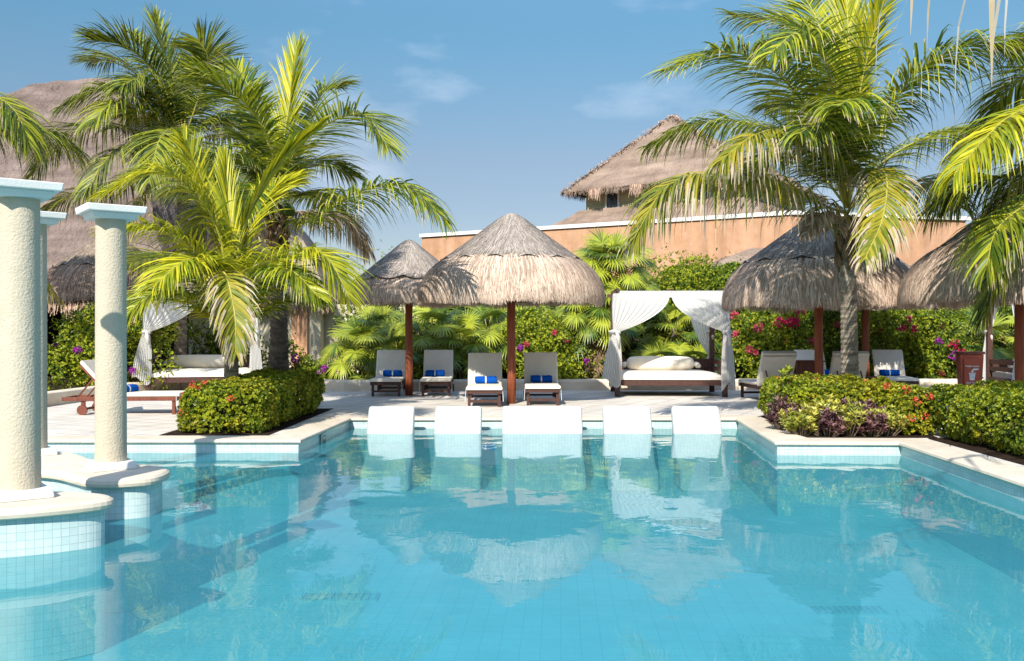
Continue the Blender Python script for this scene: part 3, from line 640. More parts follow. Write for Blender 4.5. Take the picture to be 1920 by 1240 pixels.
# rolled towels
def towel(loc, rz, label, ln=.42, rr=.074):
    t_ = thing('rolled_towel', label, 'towel', loc, rz, 'rolled blue towels on the loungers')
    mb = MB(); n = 20
    for side in (-1, 1):
        pts = []; sg = 6
        xs = [side*.006, side*.02, side*.09, side*.15, side*(ln/2-.01), side*ln/2]; rs_ = [rr*.96, rr*.98, rr, rr*1.02, rr, rr*.9]
        mb.tube([(x, 0, rr*.92+.004*random.uniform(-1, 1)) for x in xs], rs_, n)
        # spiral end
        sp = []
        for k in range(26):
            a = k*.75; q = rr*.85*(1-k/27); sp.append((side*(ln/2+.003), q*math.cos(a), rr*.92+q*math.sin(a)))
        mb.tube(sp, .006, 4)
    mb.build('towel_roll', 'towel', t_, smooth=True)
    mb = MB(); mb.tube([(-.014, 0, rr*.92), (.014, 0, rr*.92)], rr*.985, n); mb.build('paper_band', 'band', t_)
def on_lounger(o, u, label):
    rz = o.rotation_euler.z; f = Vector((-math.sin(rz), math.cos(rz), 0)); s_ = Vector((math.cos(rz), math.sin(rz), 0)); p = Vector(o.location)+f*.93*o.scale[0]+s_*u
    towel((p.x, p.y, .375*o.scale[2]), rz+random.uniform(-.06, .06), label)
on_lounger(lo[0], .06, 'rolled blue towel on the lounger furthest from the big red post')
on_lounger(lo[1], -.06, 'rolled blue towel on the lounger beside the slim palapa post')
on_lounger(lo[2], .02, 'rolled blue towel on the diagonally shaded lounger touching the big red post')
on_lounger(lo[3], .0, 'rolled blue towel on the lounger with a bare wood rail above its cushion')
on_lounger(lo[4], -.06, 'rolled blue towel on the white lounger beside the red bin')
on_lounger(lo[5], .18, 'rolled blue towel partly hidden by the bare palm trunk')
p = Vector(sd_l.location)+Vector((-1.0, 0, 0)); towel((p.x+.05, p.y-.08, .36), R(70), 'rolled blue towel on the side-on lounger behind the columns')
# daybeds -----------------------------------------------------------
def curtain(mb, top0, top1, tie, bot, zt, ztie, zb, folds=9, wt=.045, wb=.16, outd=Vector((0, -1, 0)), sagc=.95, seed=0):
    """a panel hung between top0 and top1 on the beam, gathered at tie, falling to bot"""
    rnd = random.Random(seed); nu = folds*9; rows = []
    top0, top1, tie, bot = map(Vector, (top0, top1, tie, bot)); d = (top1-top0); dn = d.normalized(); ph = rnd.random()*6
    for k in range(25):
        row = []
        for j in range(nu+1):
            u = j/nu; fo = math.sin(u*folds*2*math.pi+ph)
            if k <= 12:
                v = k/12; top = top0+d*u; tz = tie+dn*((u-.5)*2*wt)
                # the far edge sags as it is drawn to the tie
                e = v**(1.0+sagc*1.2*abs(u if (tie-top0).length < (tie-top1).length else 1-u))
                p = top*(1-e)+tz*e; z = zt*(1-v)+ztie*v
                amp = .028*(1-abs(2*v-1)*.3)*(1-.5*v)
                p = p+outd*(fo*amp*(.25+v))
            else:
                v = (k-12)/12; wd = wt+(wb-wt)*math.sin(min(1, v*1.15)*math.pi/2); p = (tie*(1-v)+bot*v)+dn*((u-.5)*2*wd)+outd*(fo*.022*(.3+v))
                z = ztie*(1-v)+(zb+.10*math.sin(u*5+ph))*v
            row.append(Vector((p.x, p.y, z)))
        rows.append(row)
    for k in range(24):
        for j in range(nu): mb.face([rows[k][j], rows[k][j+1], rows[k+1][j+1], rows[k+1][j]])
def daybed(name, label, wood):
    t_ = thing(name, label, 'daybed', (0, 0, 0), 0, 'white curtained daybeds')
    W, D_, H = 2.33, 1.75, 2.24; h = W/2; ps = .055
    for i, (x, y) in enumerate(((-h, 0), (h, 0), (-h, D_), (h, D_))):
        mb = MB(); mb.box(x-ps, x+ps, y-ps, y+ps, 0, H); mb.build('post', wood, t_, bevel=.006)
    mb = MB(); o_ = .14
    mb.box(-h-o_, h+o_, -.035, .035, H, H+.07); mb.box(-h-o_, h+o_, D_-.035, D_+.035, H, H+.07); mb.build('beam', wood, t_)
    mb = MB(); mb.box(-h-.03, -h+.03, -o_, D_+o_, H+.072, H+.13); mb.box(h-.03, h+.03, -o_, D_+o_, H+.072, H+.13); mb.box(-.03, .03, -.05, D_+.05, H+.072, H+.12); mb.build('crossbeam', wood, t_)
    mb = MB(); mb.box(-h+ps, h-ps, -.03, .03, .25, .37); mb.box(-h+ps, h-ps, D_-.03, D_+.03, .25, .37); mb.box(-h-.03, -h+.03, ps, D_-ps, .25, .37); mb.box(h-.03, h+.03, ps, D_-ps, .25, .37)
    for k in range(9): mb.box(-h+.03, h-.03, .12+k*.18, .22+k*.18, .33, .355)
    mb.build('bed_frame', wood, t_)
    mb = MB(); mb.box(-h+ps, h-ps, D_-.02, D_+.02, .50, .78); mb.box(-h-.02, -h+.02, D_*.3, D_-ps, .52, .62); mb.box(-h-.02, -h+.02, D_*.3, D_-ps, .68, .78); mb.box(-h-.02, -h+.02, D_*.3-.06, D_*.3, .37, .78); mb.box(h-.02, h+.02, D_*.3, D_-ps, .52, .62); mb.box(h-.02, h+.02, D_*.3, D_-ps, .68, .78); mb.box(h-.02, h+.02, D_*.3-.06, D_*.3, .37, .78)
    mb.build('back_rail', wood, t_)
    mb = MB(); n = 16; x0, x1, y0, y1 = -h+.02, h-.06, -.05, D_-.1
    def z(u, v): return .53+.02*noise.noise(Vector((u*3, v*3, 1)))-.05*(abs(2*u-1)**8)-.04*(1-v)**8
    gr = [[Vector((x0+(x1-x0)*i/n, y0+(y1-y0)*j/n, z(i/n, j/n))) for i in range(n+1)] for j in range(n+1)]
    for j in range(n):
        for i in range(n): mb.face([gr[j][i], gr[j][i+1], gr[j+1][i+1], gr[j+1][i]])
    for i in range(n):
        a, b = gr[0][i], gr[0][i+1]; f = lambda p: Vector((p.x, p.y-.0, .375)); mb.face([f(a), f(b), b, a])
        a, b = gr[n][i], gr[n][i+1]; mb.face([f(b), f(a), a, b])
        a, b = gr[i][0], gr[i+1][0]; mb.face([f(b), f(a), a, b]); a, b = gr[i][n], gr[i+1][n]; mb.face([f(a), f(b), b, a])
    mb.build('mattress', 'cushion', t_, smooth=True)
    # valance across the front and drawn-back curtains
    mb = MB(); nn = 80
    for (yy, sg) in ((-.062, 1),):
        for i in range(nn):
            xa, xb = -h+W*i/nn, -h+W*(i+1)/nn; fa, fb = .008*math.sin(xa*60), .008*math.sin(xb*60)
            mb.face([Vector((xa, yy+fa, H-.07)), Vector((xb, yy+fb, H-.07)), Vector((xb, yy+fb, H+.075)), Vector((xa, yy+fa, H+.075))])
    mb.face([Vector((-h, -.05, H+.072)), Vector((h, -.05, H+.072)), Vector((h, D_+.05, H+.071)), Vector((-h, D_+.05, H+.071))])
    mb.build('canopy_cloth', 'curtain', t_)
    zt, zi, zb = H+.02, 1.42, .30
    def cur(name_, *a, **k):
        mb = MB(); curtain(mb, *a, **k); c_ = mb.build('curtain', 'curtain', t_, smooth=True)
        tie = Vector(a[2]); mb = MB(); ring = [(tie.x+.075*math.cos(q*.7), tie.y+.075*math.sin(q*.7), zi+.02*math.sin(q*1.3)) for q in range(10)]
        mb.tube(ring, .032, 8); mb.tube([(tie.x, tie.y-.06, zi), (tie.x+.03, tie.y-.10, zi-.10), (tie.x+.05, tie.y-.09, zi-.30)], [.03, .04, .02], 8); mb.build('curtain_tie', 'curtain', c_, smooth=True)
    cur('c', (-h-.09, -.078, 0), (-.03, -.075, 0), (-h-.03, -.10, 0), (-h-.14, -.11, 0), zt, zi, zb, folds=9, wt=.075, wb=.20, seed=1)
    cur('c', (h+.09, -.078, 0), (.0, -.075, 0), (h+.03, -.10, 0), (h+.06, -.11, 0), zt, zi, zb-.08, folds=9, wt=.075, wb=.15, seed=2)
    cur('c', (h-.01, D_+.07, 0), (h-.55, D_+.07, 0), (h-.02, D_+.07, 0), (h-.06, D_+.07, 0), zt, zi-.55, zb, folds=7, wt=.06, wb=.2, seed=3)
    cur('c', (-h+.0, D_+.07, 0), (-h+.22, D_+.07, 0), (-h+.0, D_+.07, 0), (-h-.05, D_+.07, 0), zt, zi, zb, folds=4, wt=.05, wb=.12, seed=4)
    cur('c', (-h-.075, .02, 0), (-h-.075, .5, 0), (-h-.07, .03, 0), (-h-.14, .1, 0), zt, zi+.01, zb, folds=5, wt=.05, wb=.10, outd=Vector((-1, 0, 0)), seed=5)
    cur('c', (h+.075, .02, 0), (h+.075, .4, 0), (h+.07, .03, 0), (h+.10, .1, 0), zt, zi+.01, zb, folds=5, wt=.05, wb=.10, outd=Vector((1, 0, 0)), seed=6)
    return t_
db = daybed('daybed', 'white curtained daybed in the middle, behind the last single pool loungers', 'wooddk')
g_ = G(1258, 744.5); db.location = (g_.x, g_.y, 0); db.rotation_euler = (0, 0, R(-3))
def bolster(d, label):
    mb = MB(); xs = [-.80, -.77, -.70, -.5, -.2, .1, .4, .62, .72, .76]; rs_ = [.04, .11, .15, .165, .17, .168, .165, .15, .11, .04]
    mb.tube([(x, 0, 0) for x in xs], rs_, 20); mb.tube([(-.80, 0, 0), (-.86, -.02, -.04), (-.9, -.02, -.07)], [.05, .07, .03], 8); mb.tube([(.76, 0, 0), (.83, 0, -.04), (.9, .0, -.08)], [.05, .07, .03], 8)
    o = mb.build('bolster_pillow', 'cushion', smooth=True); a = d.rotation_euler.z; off = Matrix.Rotation(a, 3, 'Z') @ Vector((-.08, 1.22, .69)); o.location = Vector(d.location)+off; o.rotation_euler = (0, 0, a)
    tag(o, label, 'bolster', 'long round bolsters lying on the daybeds')
bolster(db, 'long cream bolster pillow on the middle daybed')
dl = dup(db, (0, 0, 0), R(12), 'white curtained daybed behind the clipped hedge and the short palm', None); g_ = G(393, 736.5); dl.location = (g_.x-.15, g_.y-.1, 0); dl.rotation_euler = (0, 0, R(14))
bolster(dl, 'long cream bolster pillow on the daybed behind the short palm')
dr = dup(db, (12.15, 19.9, 0), R(-4), 'white curtained daybed cut by the picture edge next to the red bin', None)
bolster(dr, 'cream bolster pillow on the daybed next to the red bin')
# bin ---------------------------------------------------------------
t_ = thing('towel_bin', 'red-brown tapered bin for used towels with white print and round hole', 'bin', (10.05, 20.5, 0), R(-14))
mb = MB(); mb.box(-.24, .24, -.22, .22, 0.02, .93, tx=.045, ty=.04); mb.build('body', 'binred', t_, bevel=.008)
mb = MB(); mb.box(-.165, .165, -.242, -.216, .12, .84, tx=.012); bpn = mb.build('front_panel', 'binred', t_, bevel=.004); bpn.rotation_euler = (R(0), 0, 0)
mb = MB(); n = 28; zt = .99
for k in range(n):
    a0, a1 = 2*math.pi*k/n, 2*math.pi*(k+1)/n
    def sq(a):
        c, s_ = math.cos(a), math.sin(a); q = max(abs(c)/.265, abs(s_)/.245); return Vector((c/q, s_/q, zt))
    i0_, i1_ = Vector((.15*math.cos(a0), .11*math.sin(a0)+.02, zt)), Vector((.15*math.cos(a1), .11*math.sin(a1)+.02, zt))
    mb.face([i0_, sq(a0), sq(a1), i1_]); dn = Vector((0, 0, -.055)); mb.face([sq(a0), sq(a0)+dn, sq(a1)+dn, sq(a1)]); mb.face([i1_, i1_+dn*1.02, i0_+dn*1.02, i0_])
mb.build('lid', 'wood', t_)
mb = MB(); lathe(mb, [(.001, .934), (.14, .936)], 20, cy=.02); mb.build('opening', 'black', t_)  # flat black disc standing in for the shade inside the hole
def text(body, size, x, z, y, parent, m='print', name='lettering'):
    cu = bpy.data.curves.new(name, 'FONT'); cu.body = body; cu.size = size; cu.align_x = 'CENTER'; cu.extrude = .002; cu.offset = .0012
    o = bpy.data.objects.new(name, cu); C.objects.link(o); bpy.context.view_layer.update()
    me = bpy.data.meshes.new_from_object(o); bpy.data.objects.remove(o); me.materials.clear(); me.materials.append(M[m])
    o = bpy.data.objects.new(name, me); C.objects.link(o); o.parent = parent; o.location = (x, y, z); o.rotation_euler = (R(90), 0, 0); return o
text('Toallas Usadas', .047, 0, .66, -.246, t_); text('Used Towels', .047, 0, .30, -.246, t_)
mb = MB()   # cup with a towel dropped in by a hand
def flat(pts, y=-.247): mb.face([Vector((x, y, z)) for x, z in pts])
flat([(-.045, .37), (.045, .37), (.062, .51), (-.062, .51)]); flat([(-.07, .515), (.07, .515), (.07, .53), (-.07, .53)]); flat([(-.03, .54), (.03, .54), (.015, .60), (-.01, .58)]); flat([(-.005, .595), (.05, .585), (.13, .60), (.13, .625), (.03, .625)])
mb.build('towel_symbol', 'print', t_)
# brown cabinet and little table between the right loungers ----------
t_ = thing('wooden_cabinet', 'weathered red-brown wooden box with a white stain, between two turned loungers', 'cabinet', (0, 0, 0)); g_ = G(1520, 752); t_.location = (g_.x, g_.y, 0)
mb = MB(); mb.box(-.27, .27, 0, .40, .04, .80, tx=.005); mb.build('body', 'wood', t_, bevel=.01)
mb = MB(); mb.box(-.29, .29, -.02, .42, .80, .83); mb.build('top', 'wood', t_, bevel=.006)
mb = MB(); mb.box(-.275, -.268, .1, .28, .5, .68); mb.build('side_slot', 'black', t_)  # black plate painted as the shade inside the slot
for x in (-.22, .22):
    for y in (.05, .35): mb = MB(); mb.box(x-.03, x+.03, y-.03, y+.03, 0, .04); mb.build('foot', 'wooddk', t_)
mb = MB(); y = -.004
for a, b in ((-.2, .0), (.0, .24)): pass
pts = [(-.22, .375), (-.1, .39), (-.03, .40), (-.01, .44), (.03, .44), (.05, .40), (.14, .39), (.27, .375), (.26, .36), (.08, .365), (.04, .35), (.03, .29), (.005, .29), (.0, .35), (-.1, .365), (-.2, .36)]
mb.face([Vector((x*.95, y, z)) for x, z in pts][::-1]); mb.build('white_stain', 'stain', t_)
t_ = thing('side_table', 'small red-brown side table by the white lounger near the red bin', 'side table', (0, 0, 0)); g_ = G(1646, 748); t_.location = (g_.x, g_.y, 0)
mb = MB(); mb.box(-.17, .17, 0, .34, .42, .46); mb.build('top', 'wood', t_, bevel=.005)
for x in (-.14, .14):
    for y in (.03, .31): mb = MB(); mb.box(x-.02, x+.02, y-.02, y+.02, 0, .42); mb.build('leg', 'wood', t_)

# ================================================================== PLANTS
def crm(pts, n):
    pts = [Vector(p) for p in pts]; P_ = [pts[0]*2-pts[1]]+pts+[pts[-1]*2-pts[-2]]; out = []
    segs = len(pts)-1
    for i in range(n+1):
        t__ = i/n*segs; k = min(int(t__), segs-1); u = t__-k; p0, p1, p2, p3 = P_[k:k+4]
        out.append(.5*((2*p1)+(p2-p0)*u+(2*p0-5*p1+4*p2-p3)*u*u+(3*p1-p0-3*p2+p3)*u**3))
    return out
def frond(parent, pts, leaf=.62, n=62, droop=.55, m='frond', roll=0, wid=.019, lift=.12, spread=72, hang=0, start=.14, rr=.022, rmat='rachis', name='frond', scatter=.12):
    sp = crm(pts, 28); mb = MB(); N_ = len(sp); n = int(n*2.1); wid *= .80; droop *= .85; leaf *= 1.08
    mb.tube([sp[i] for i in range(0, N_, 2)], [rr*(1-.88*i/(N_-1))+.003 for i in range(0, N_, 2)], 5, 0)
    up = Vector((0, 0, 1)); hd = (sp[-1]-sp[0]); hd.z = 0
    if hd.length < .2: hd = Vector((.3, -1, 0))
    hd.normalize(); side0 = Vector((hd.y, -hd.x, 0)); prev = side0
    for i in range(n):
        t__ = start+(1-start)*(i+random.uniform(-.3, .3))/n; t__ = min(.995, max(start, t__)); f_ = t__*(N_-1); k = min(int(f_), N_-2); p = sp[k].lerp(sp[k+1], f_-k); T = (sp[k+1]-sp[k]).normalized()
        S = (side0-T*side0.dot(T)); S = S.normalized() if S.length > .05 else prev; prev = S; Nn = S.cross(T).normalized()
        if Nn.z < -.05 and False: Nn = -Nn
        ro = Matrix.Rotation(roll, 3, T); S2 = ro @ S; N2 = ro @ Nn
        q = (t__-start)/(1-start); Lf = leaf*(.42+.75*math.sin(min(1, q*1.35+.12)*math.pi*.55)**1.0)*(1 if q < .55 else 1-.62*((q-.55)/.45)**1.4)
        for sg in (-1, 1):
            an = R(spread*(1-.62*q**1.3)+random.gauss(0, 4)); d = T*math.cos(an)+S2*sg*math.sin(an)+N2*(lift+random.gauss(0, scatter)); d.normalize()
            l_ = Lf*random.uniform(.85, 1.1); seg = 4; rv = random.random(); pp = p.copy(); ws = wid*random.uniform(.8, 1.2); dr = droop*random.uniform(.6, 1.4)
            if hang and random.random() < hang: dr *= 3.2
            wdir = (T-d*T.dot(d)); wdir = wdir.normalized() if wdir.length > .1 else N2
            wdir = (wdir+N2*random.uniform(-.5, .5)).normalized()
            L0 = pp-wdir*ws*.5; R0 = pp+wdir*ws*.5; prevp = (L0, R0)
            for s_ in range(seg):
                u = (s_+1)/seg; d = (d+Vector((0, 0, -dr*.36*(s_+.6)/seg*2))); d.normalize(); pp = pp+d*l_/seg; w_ = ws*(1-u**2.2)+.0012
                a, b = pp-wdir*w_, pp+wdir*w_
                mb.face([prevp[0], prevp[1], b, a], [((s_)/seg, rv), ((s_)/seg, rv), (u, rv), (u, rv)], 1); prevp = (a, b)
    return mb.build(name, [rmat, m], parent)
def trunk(parent, pts, r0, r1, m, rings=40, name='trunk'):
    sp = crm(pts, rings*2); mb = MB(); n = len(sp)
    rad = [(r0+(r1-r0)*(i/(n-1))**.7+(.10*r0*max(0, 1-i/(n*.10))))*(1.0+(.05 if i % 2 else -.035)+.02*math.sin(i*1.7)) for i in range(n)]
    mb.tube(sp, rad, 16); return mb.build(name, m, parent, smooth=False)
def palm(name, label, D, base, crown, fr, tr=(.15, .11), tmat='trunk', leafl=.62, seedv=1, extra=0, nuts=0, sheath=.45, lean=None, efn=None):
    """base=(px), crown=(px,py) pixel of crown heart at distance D; fr = list of dict(p=[(px,py,dD)..])"""
    random.seed(seedv); bx_ = (base-960)*D/F; t_ = thing(name, label, 'palm tree', (bx_, D, 0), 0, 'coconut palms around the pool'); o_ = Vector((bx_, D, 0))
    ch = P(crown[0], crown[1], D)-o_
    mid = lean if lean else Vector((ch.x*.35, 0, ch.z*.5))
    trunk(t_, [(0, 0, 0), mid, ch], tr[0], tr[1], tmat)
    mb = MB(); n = 26
    for k in range(n):     # fibrous leaf bases
        a = k*2.4; z = ch.z-sheath*(1-k/n); r_ = tr[1]*(1.05); p0 = Vector((ch.x+r_*math.cos(a)*.8, ch.y+r_*math.sin(a)*.8, z-.12)); p1 = Vector((ch.x+r_*1.5*math.cos(a), ch.y+r_*1.5*math.sin(a), z+.13))
        mb.tube([p0, (p0+p1)/2+Vector((math.cos(a), math.sin(a), 0))*.02, p1], [.055, .05, .03], 6)
    mb.build('leaf_sheath', 'sheath', t_)
    if nuts:
        for k in range(nuts):
            a = k*1.9; mb = MB(); c = Vector((ch.x+.24*math.cos(a), ch.y-.05+.24*math.sin(a), ch.z-.12+.08*math.sin(k*3)))
            prof = [(.001, -.12), (.06, -.10), (.09, -.02), (.085, .05), (.05, .10), (.001, .12)]; lathe(mb, [interp(prof, q/10) for q in range(11)], 12); mb.build('coconut', 'leafb', t_, smooth=True, loc=c)
    for f in fr:
        pts = [P(q[0], q[1], D+(q[2] if len(q) > 2 else 0))-o_ for q in f['p']]
        kw = {k: v for k, v in f.items() if k != 'p'}; kw.setdefault('leaf', leafl)
        frond(t_, pts, **kw)
    for k in range(extra):   # unseen-from-front and filling fronds by azimuth
        az, el, ln, dp, kw = efn(k)
        dv = Vector((math.cos(az), math.sin(az), 0)); p0 = ch+dv*.05; pts = [p0]
        for q in (1, 2, 3):
            u = q/3; pts.append(p0+dv*ln*u*math.cos(el)*(1-.12*u)+Vector((0, 0, ln*(u*math.sin(el)-dp*u*u))))
        kw = dict(kw); kw.setdefault('leaf', leafl); frond(t_, pts, **kw)
    return t_
# --- short yellow-green palm in the left bed
D = 14.6
palm('coconut_palm', 'short yellow-green palm rising from the clipped hedge', D, 433, (435, 618), [
    dict(p=[(433, 600, 0), (437, 470, 0), (428, 390, .1), (420, 300, .3)], m='frondy', spread=16, leaf=.62, droop=.05, lift=.02, scatter=.05),
    dict(p=[(434, 600, 0), (455, 430, -.1), (520, 310, -.3), (600, 232, -.6)], m='frondy', spread=14, leaf=.5, droop=.05, lift=.02, scatter=.04, start=.3),
    dict(p=[(430, 600, 0), (412, 440, -.2), (351, 347, -.5), (290, 322, -.8), (195, 362, -1.0)], m='frondy', leaf=.75, droop=.5),
    dict(p=[(431, 598, 0), (408, 420, .2), (375, 330, .3), (345, 265, .3)], m='frondy', leaf=.6, spread=48, droop=.3),
    dict(p=[(430, 604, 0), (385, 490, -.3), (300, 432, -.7), (210, 430, -1.2)], m='frondy', leaf=.7, droop=.6),
    dict(p=[(430, 604, 0), (400, 505, -.7), (350, 488, -1.3), (290, 535, -1.9)], m='frondy', leaf=.62, droop=.55),
    dict(p=[(432, 600, 0), (412, 515, -.6), (425, 520, -1.3), (440, 590, -1.7), (442, 660, -1.8)], m='frondo', leaf=.5, droop=1.0, spread=60),
    dict(p=[(436, 600, 0), (470, 510, -.3), (540, 470, -.7), (610, 480, -1.0), (655, 560, -1.2)], m='frondy', leaf=.78, droop=.6),
    dict(p=[(436, 606, 0), (480, 530, -.5), (540, 505, -1.1), (600, 560, -1.5)], m='frond', leaf=.6, droop=.7),
    dict(p=[(436, 600, 0), (452, 470, .3), (500, 370, .7), (560, 330, 1.1)], m='frondy', leaf=.62, droop=.4, spread=50),
    dict(p=[(430, 600, 0), (370, 520, .4), (300, 480, .9), (220, 500, 1.3)], m='frond', leaf=.7, droop=.6),
    dict(p=[(430, 606, 0), (370, 560, -.4), (300, 545, -.9), (235, 590, -1.2)], m='frond', leaf=.55, droop=.8),
    dict(p=[(436, 600, 0), (520, 500, .4), (570, 480, .9), (640, 500, 1.3)], m='frond', leaf=.6, droop=.6),
], tr=(.135, .10), tmat='trunk', leafl=.66, seedv=11, sheath=.35, extra=4, efn=lambda k: (R(30+k*45), R(40+(k % 3)*17), 2.0+.2*(k % 2), .42, dict(m='frondy' if k % 2 else 'frond', droop=.5, leaf=.66, n=56)))
# --- tall dark-trunked palm behind it
D = 17.0
palm('coconut_palm', 'tall palm with a thick dark ringed trunk behind the clipped hedge', D, 524, (521, 385), [
    dict(p=[(521, 380, 0), (530, 280, 0), (545, 180, .1), (556, 88, .3)], m='frondy', spread=34, leaf=.75, droop=.12, lift=.05),
    dict(p=[(519, 380, 0), (508, 275, -.2), (470, 205, -.5), (425, 168, -.9), (365, 135, -1.2)], m='frond', leaf=.85, droop=.5),
    dict(p=[(523, 380, 0), (550, 290, -.3), (610, 235, -.8), (680, 215, -1.2), (728, 275, -1.5)], m='frond', leaf=.88, droop=.35),
    dict(p=[(525, 400, 0), (580, 415, -.5), (660, 364, -.9), (755, 347, -1.2), (832, 408, -1.5)], m='frond', leaf=.95, droop=1.1, wid=.022),
    dict(p=[(524, 395, 0), (590, 400, .4), (650, 410, .9), (690, 470, 1.2)], m='frondx', leaf=.7, droop=1.8, rmat='frondx'),
    dict(p=[(521, 380, 0), (560, 320, .5), (600, 300, 1.2), (660, 330, 1.7)], m='frond', leaf=.8, droop=.6),
    dict(p=[(519, 380, 0), (470, 310, -.4), (410, 290, -1.0), (340, 320, -1.4)], m='frondd', leaf=.8, droop=.7),
    dict(p=[(519, 385, 0), (460, 370, .3), (400, 390, .9), (350, 460, 1.2)], m='frondd', leaf=.8, droop=.9),
    dict(p=[(521, 380, 0), (500, 260, .4), (470, 170, 1.0), (440, 120, 1.4)], m='frond', leaf=.75, droop=.3, spread=55),
    dict(p=[(521, 380, 0), (570, 270, .3), (600, 180, .8), (640, 160, 1.2)], m='frond', leaf=.7, droop=.5, spread=55),
    dict(p=[(521, 385, 0), (500, 350, -.8), (470, 360, -1.6), (440, 420, -2.0)], m='frond', leaf=.7, droop=.8),
    dict(p=[(521, 385, 0), (480, 420, .6), (420, 450, 1.3), (380, 530, 1.6)], m='frondx', leaf=.6, droop=1.6, rmat='frondx'),
], tr=(.20, .12), tmat='trunkdk', leafl=.8, seedv=12, sheath=.8, nuts=4, extra=4, efn=lambda k: (R(70+k*40), R(32+(k % 3)*20), 2.5, .45, dict(m='frond', droop=.7, leaf=.8, n=60)))
# --- farther tall palm with the pale trunk
D = 23.5
palm('coconut_palm', 'farthest tall dark-crowned palm, its pale trunk behind the curtained daybed', D, 338, (345, 265), [
    dict(p=[(345, 255, 0), (330, 170, 0), (310, 100, .1), (289, 32, .3)], m='frond', spread=40, leaf=.9, droop=.2),
    dict(p=[(343, 255, 0), (300, 150, -.3), (240, 90, -.8), (172, 75, -1.2)], m='frondd', leaf=1.1, droop=.5, lift=.3),
    dict(p=[(343, 260, 0), (290, 170, .3), (230, 115, .9), (165, 115, 1.3)], m='frondd', leaf=1.05, droop=.5),
    dict(p=[(343, 260, 0), (280, 190, -.3), (200, 165, -.9), (115, 200, -1.4)], m='frondd', leaf=1.1, droop=.9),
    dict(p=[(343, 262, 0), (280, 220, -.8), (220, 190, -1.6), (170, 230, -2.2)], m='frond', leaf=1.0, droop=.8),
    dict(p=[(343, 265, 0), (270, 250, .1), (190, 235, .2), (110, 262, .3), (60, 330, .3)], m='frondd', leaf=1.1, droop=1.1),
    dict(p=[(343, 268, 0), (270, 270, -.8), (210, 290, -1.6), (160, 360, -2.1)], m='frondd', leaf=1.05, droop=1.0),
    dict(p=[(343, 268, 0), (280, 310, .2), (210, 350, .4), (130, 370, .6), (80, 400, .6)], m='frondd', leaf=1.0, droop=1.1),
    dict(p=[(345, 255, 0), (352, 180, .2), (370, 110, .6), (405, 130, 1.0)], m='frond', leaf=.9, droop=.5),
    dict(p=[(347, 258, 0), (380, 160, -.4), (390, 110, -.9), (372, 75, -1.2)], m='frondd', leaf=.9, droop=.4),
    dict(p=[(347, 260, 0), (400, 220, .3), (450, 210, .8), (500, 260, 1.2)], m='frondd', leaf=1.0, droop=.8),
    dict(p=[(345, 262, 0), (330, 240, -1.0), (300, 260, -2.0), (280, 340, -2.6)], m='frondd', leaf=1.0, droop=.9),
    dict(p=[(345, 262, 0), (380, 270, -.8), (410, 310, -1.4), (420, 390, -1.8)], m='frondd', leaf=1.0, droop=1.0),
    dict(p=[(343, 270, 0), (300, 330, -.5), (250, 400, -.8), (225, 480, -1.0)], m='frondo', leaf=.8, droop=1.4),
    dict(p=[(343, 258, 0), (320, 160, .5), (280, 110, 1.2), (250, 60, 1.8)], m='frondd', leaf=.9, droop=.5),
    dict(p=[(343, 262, 0), (310, 200, -.6), (265, 150, -1.4), (230, 160, -2.0)], m='frondd', leaf=1.0, droop=.8),
], tr=(.17, .12), tmat='trunk', leafl=1.0, seedv=13, sheath=.8, extra=6, efn=lambda k: (R(40+k*30), R(25+(k % 3)*20), 3.0, .45, dict(m='frondd' if k % 2 else 'frond', droop=.8, leaf=1.0, n=60)))
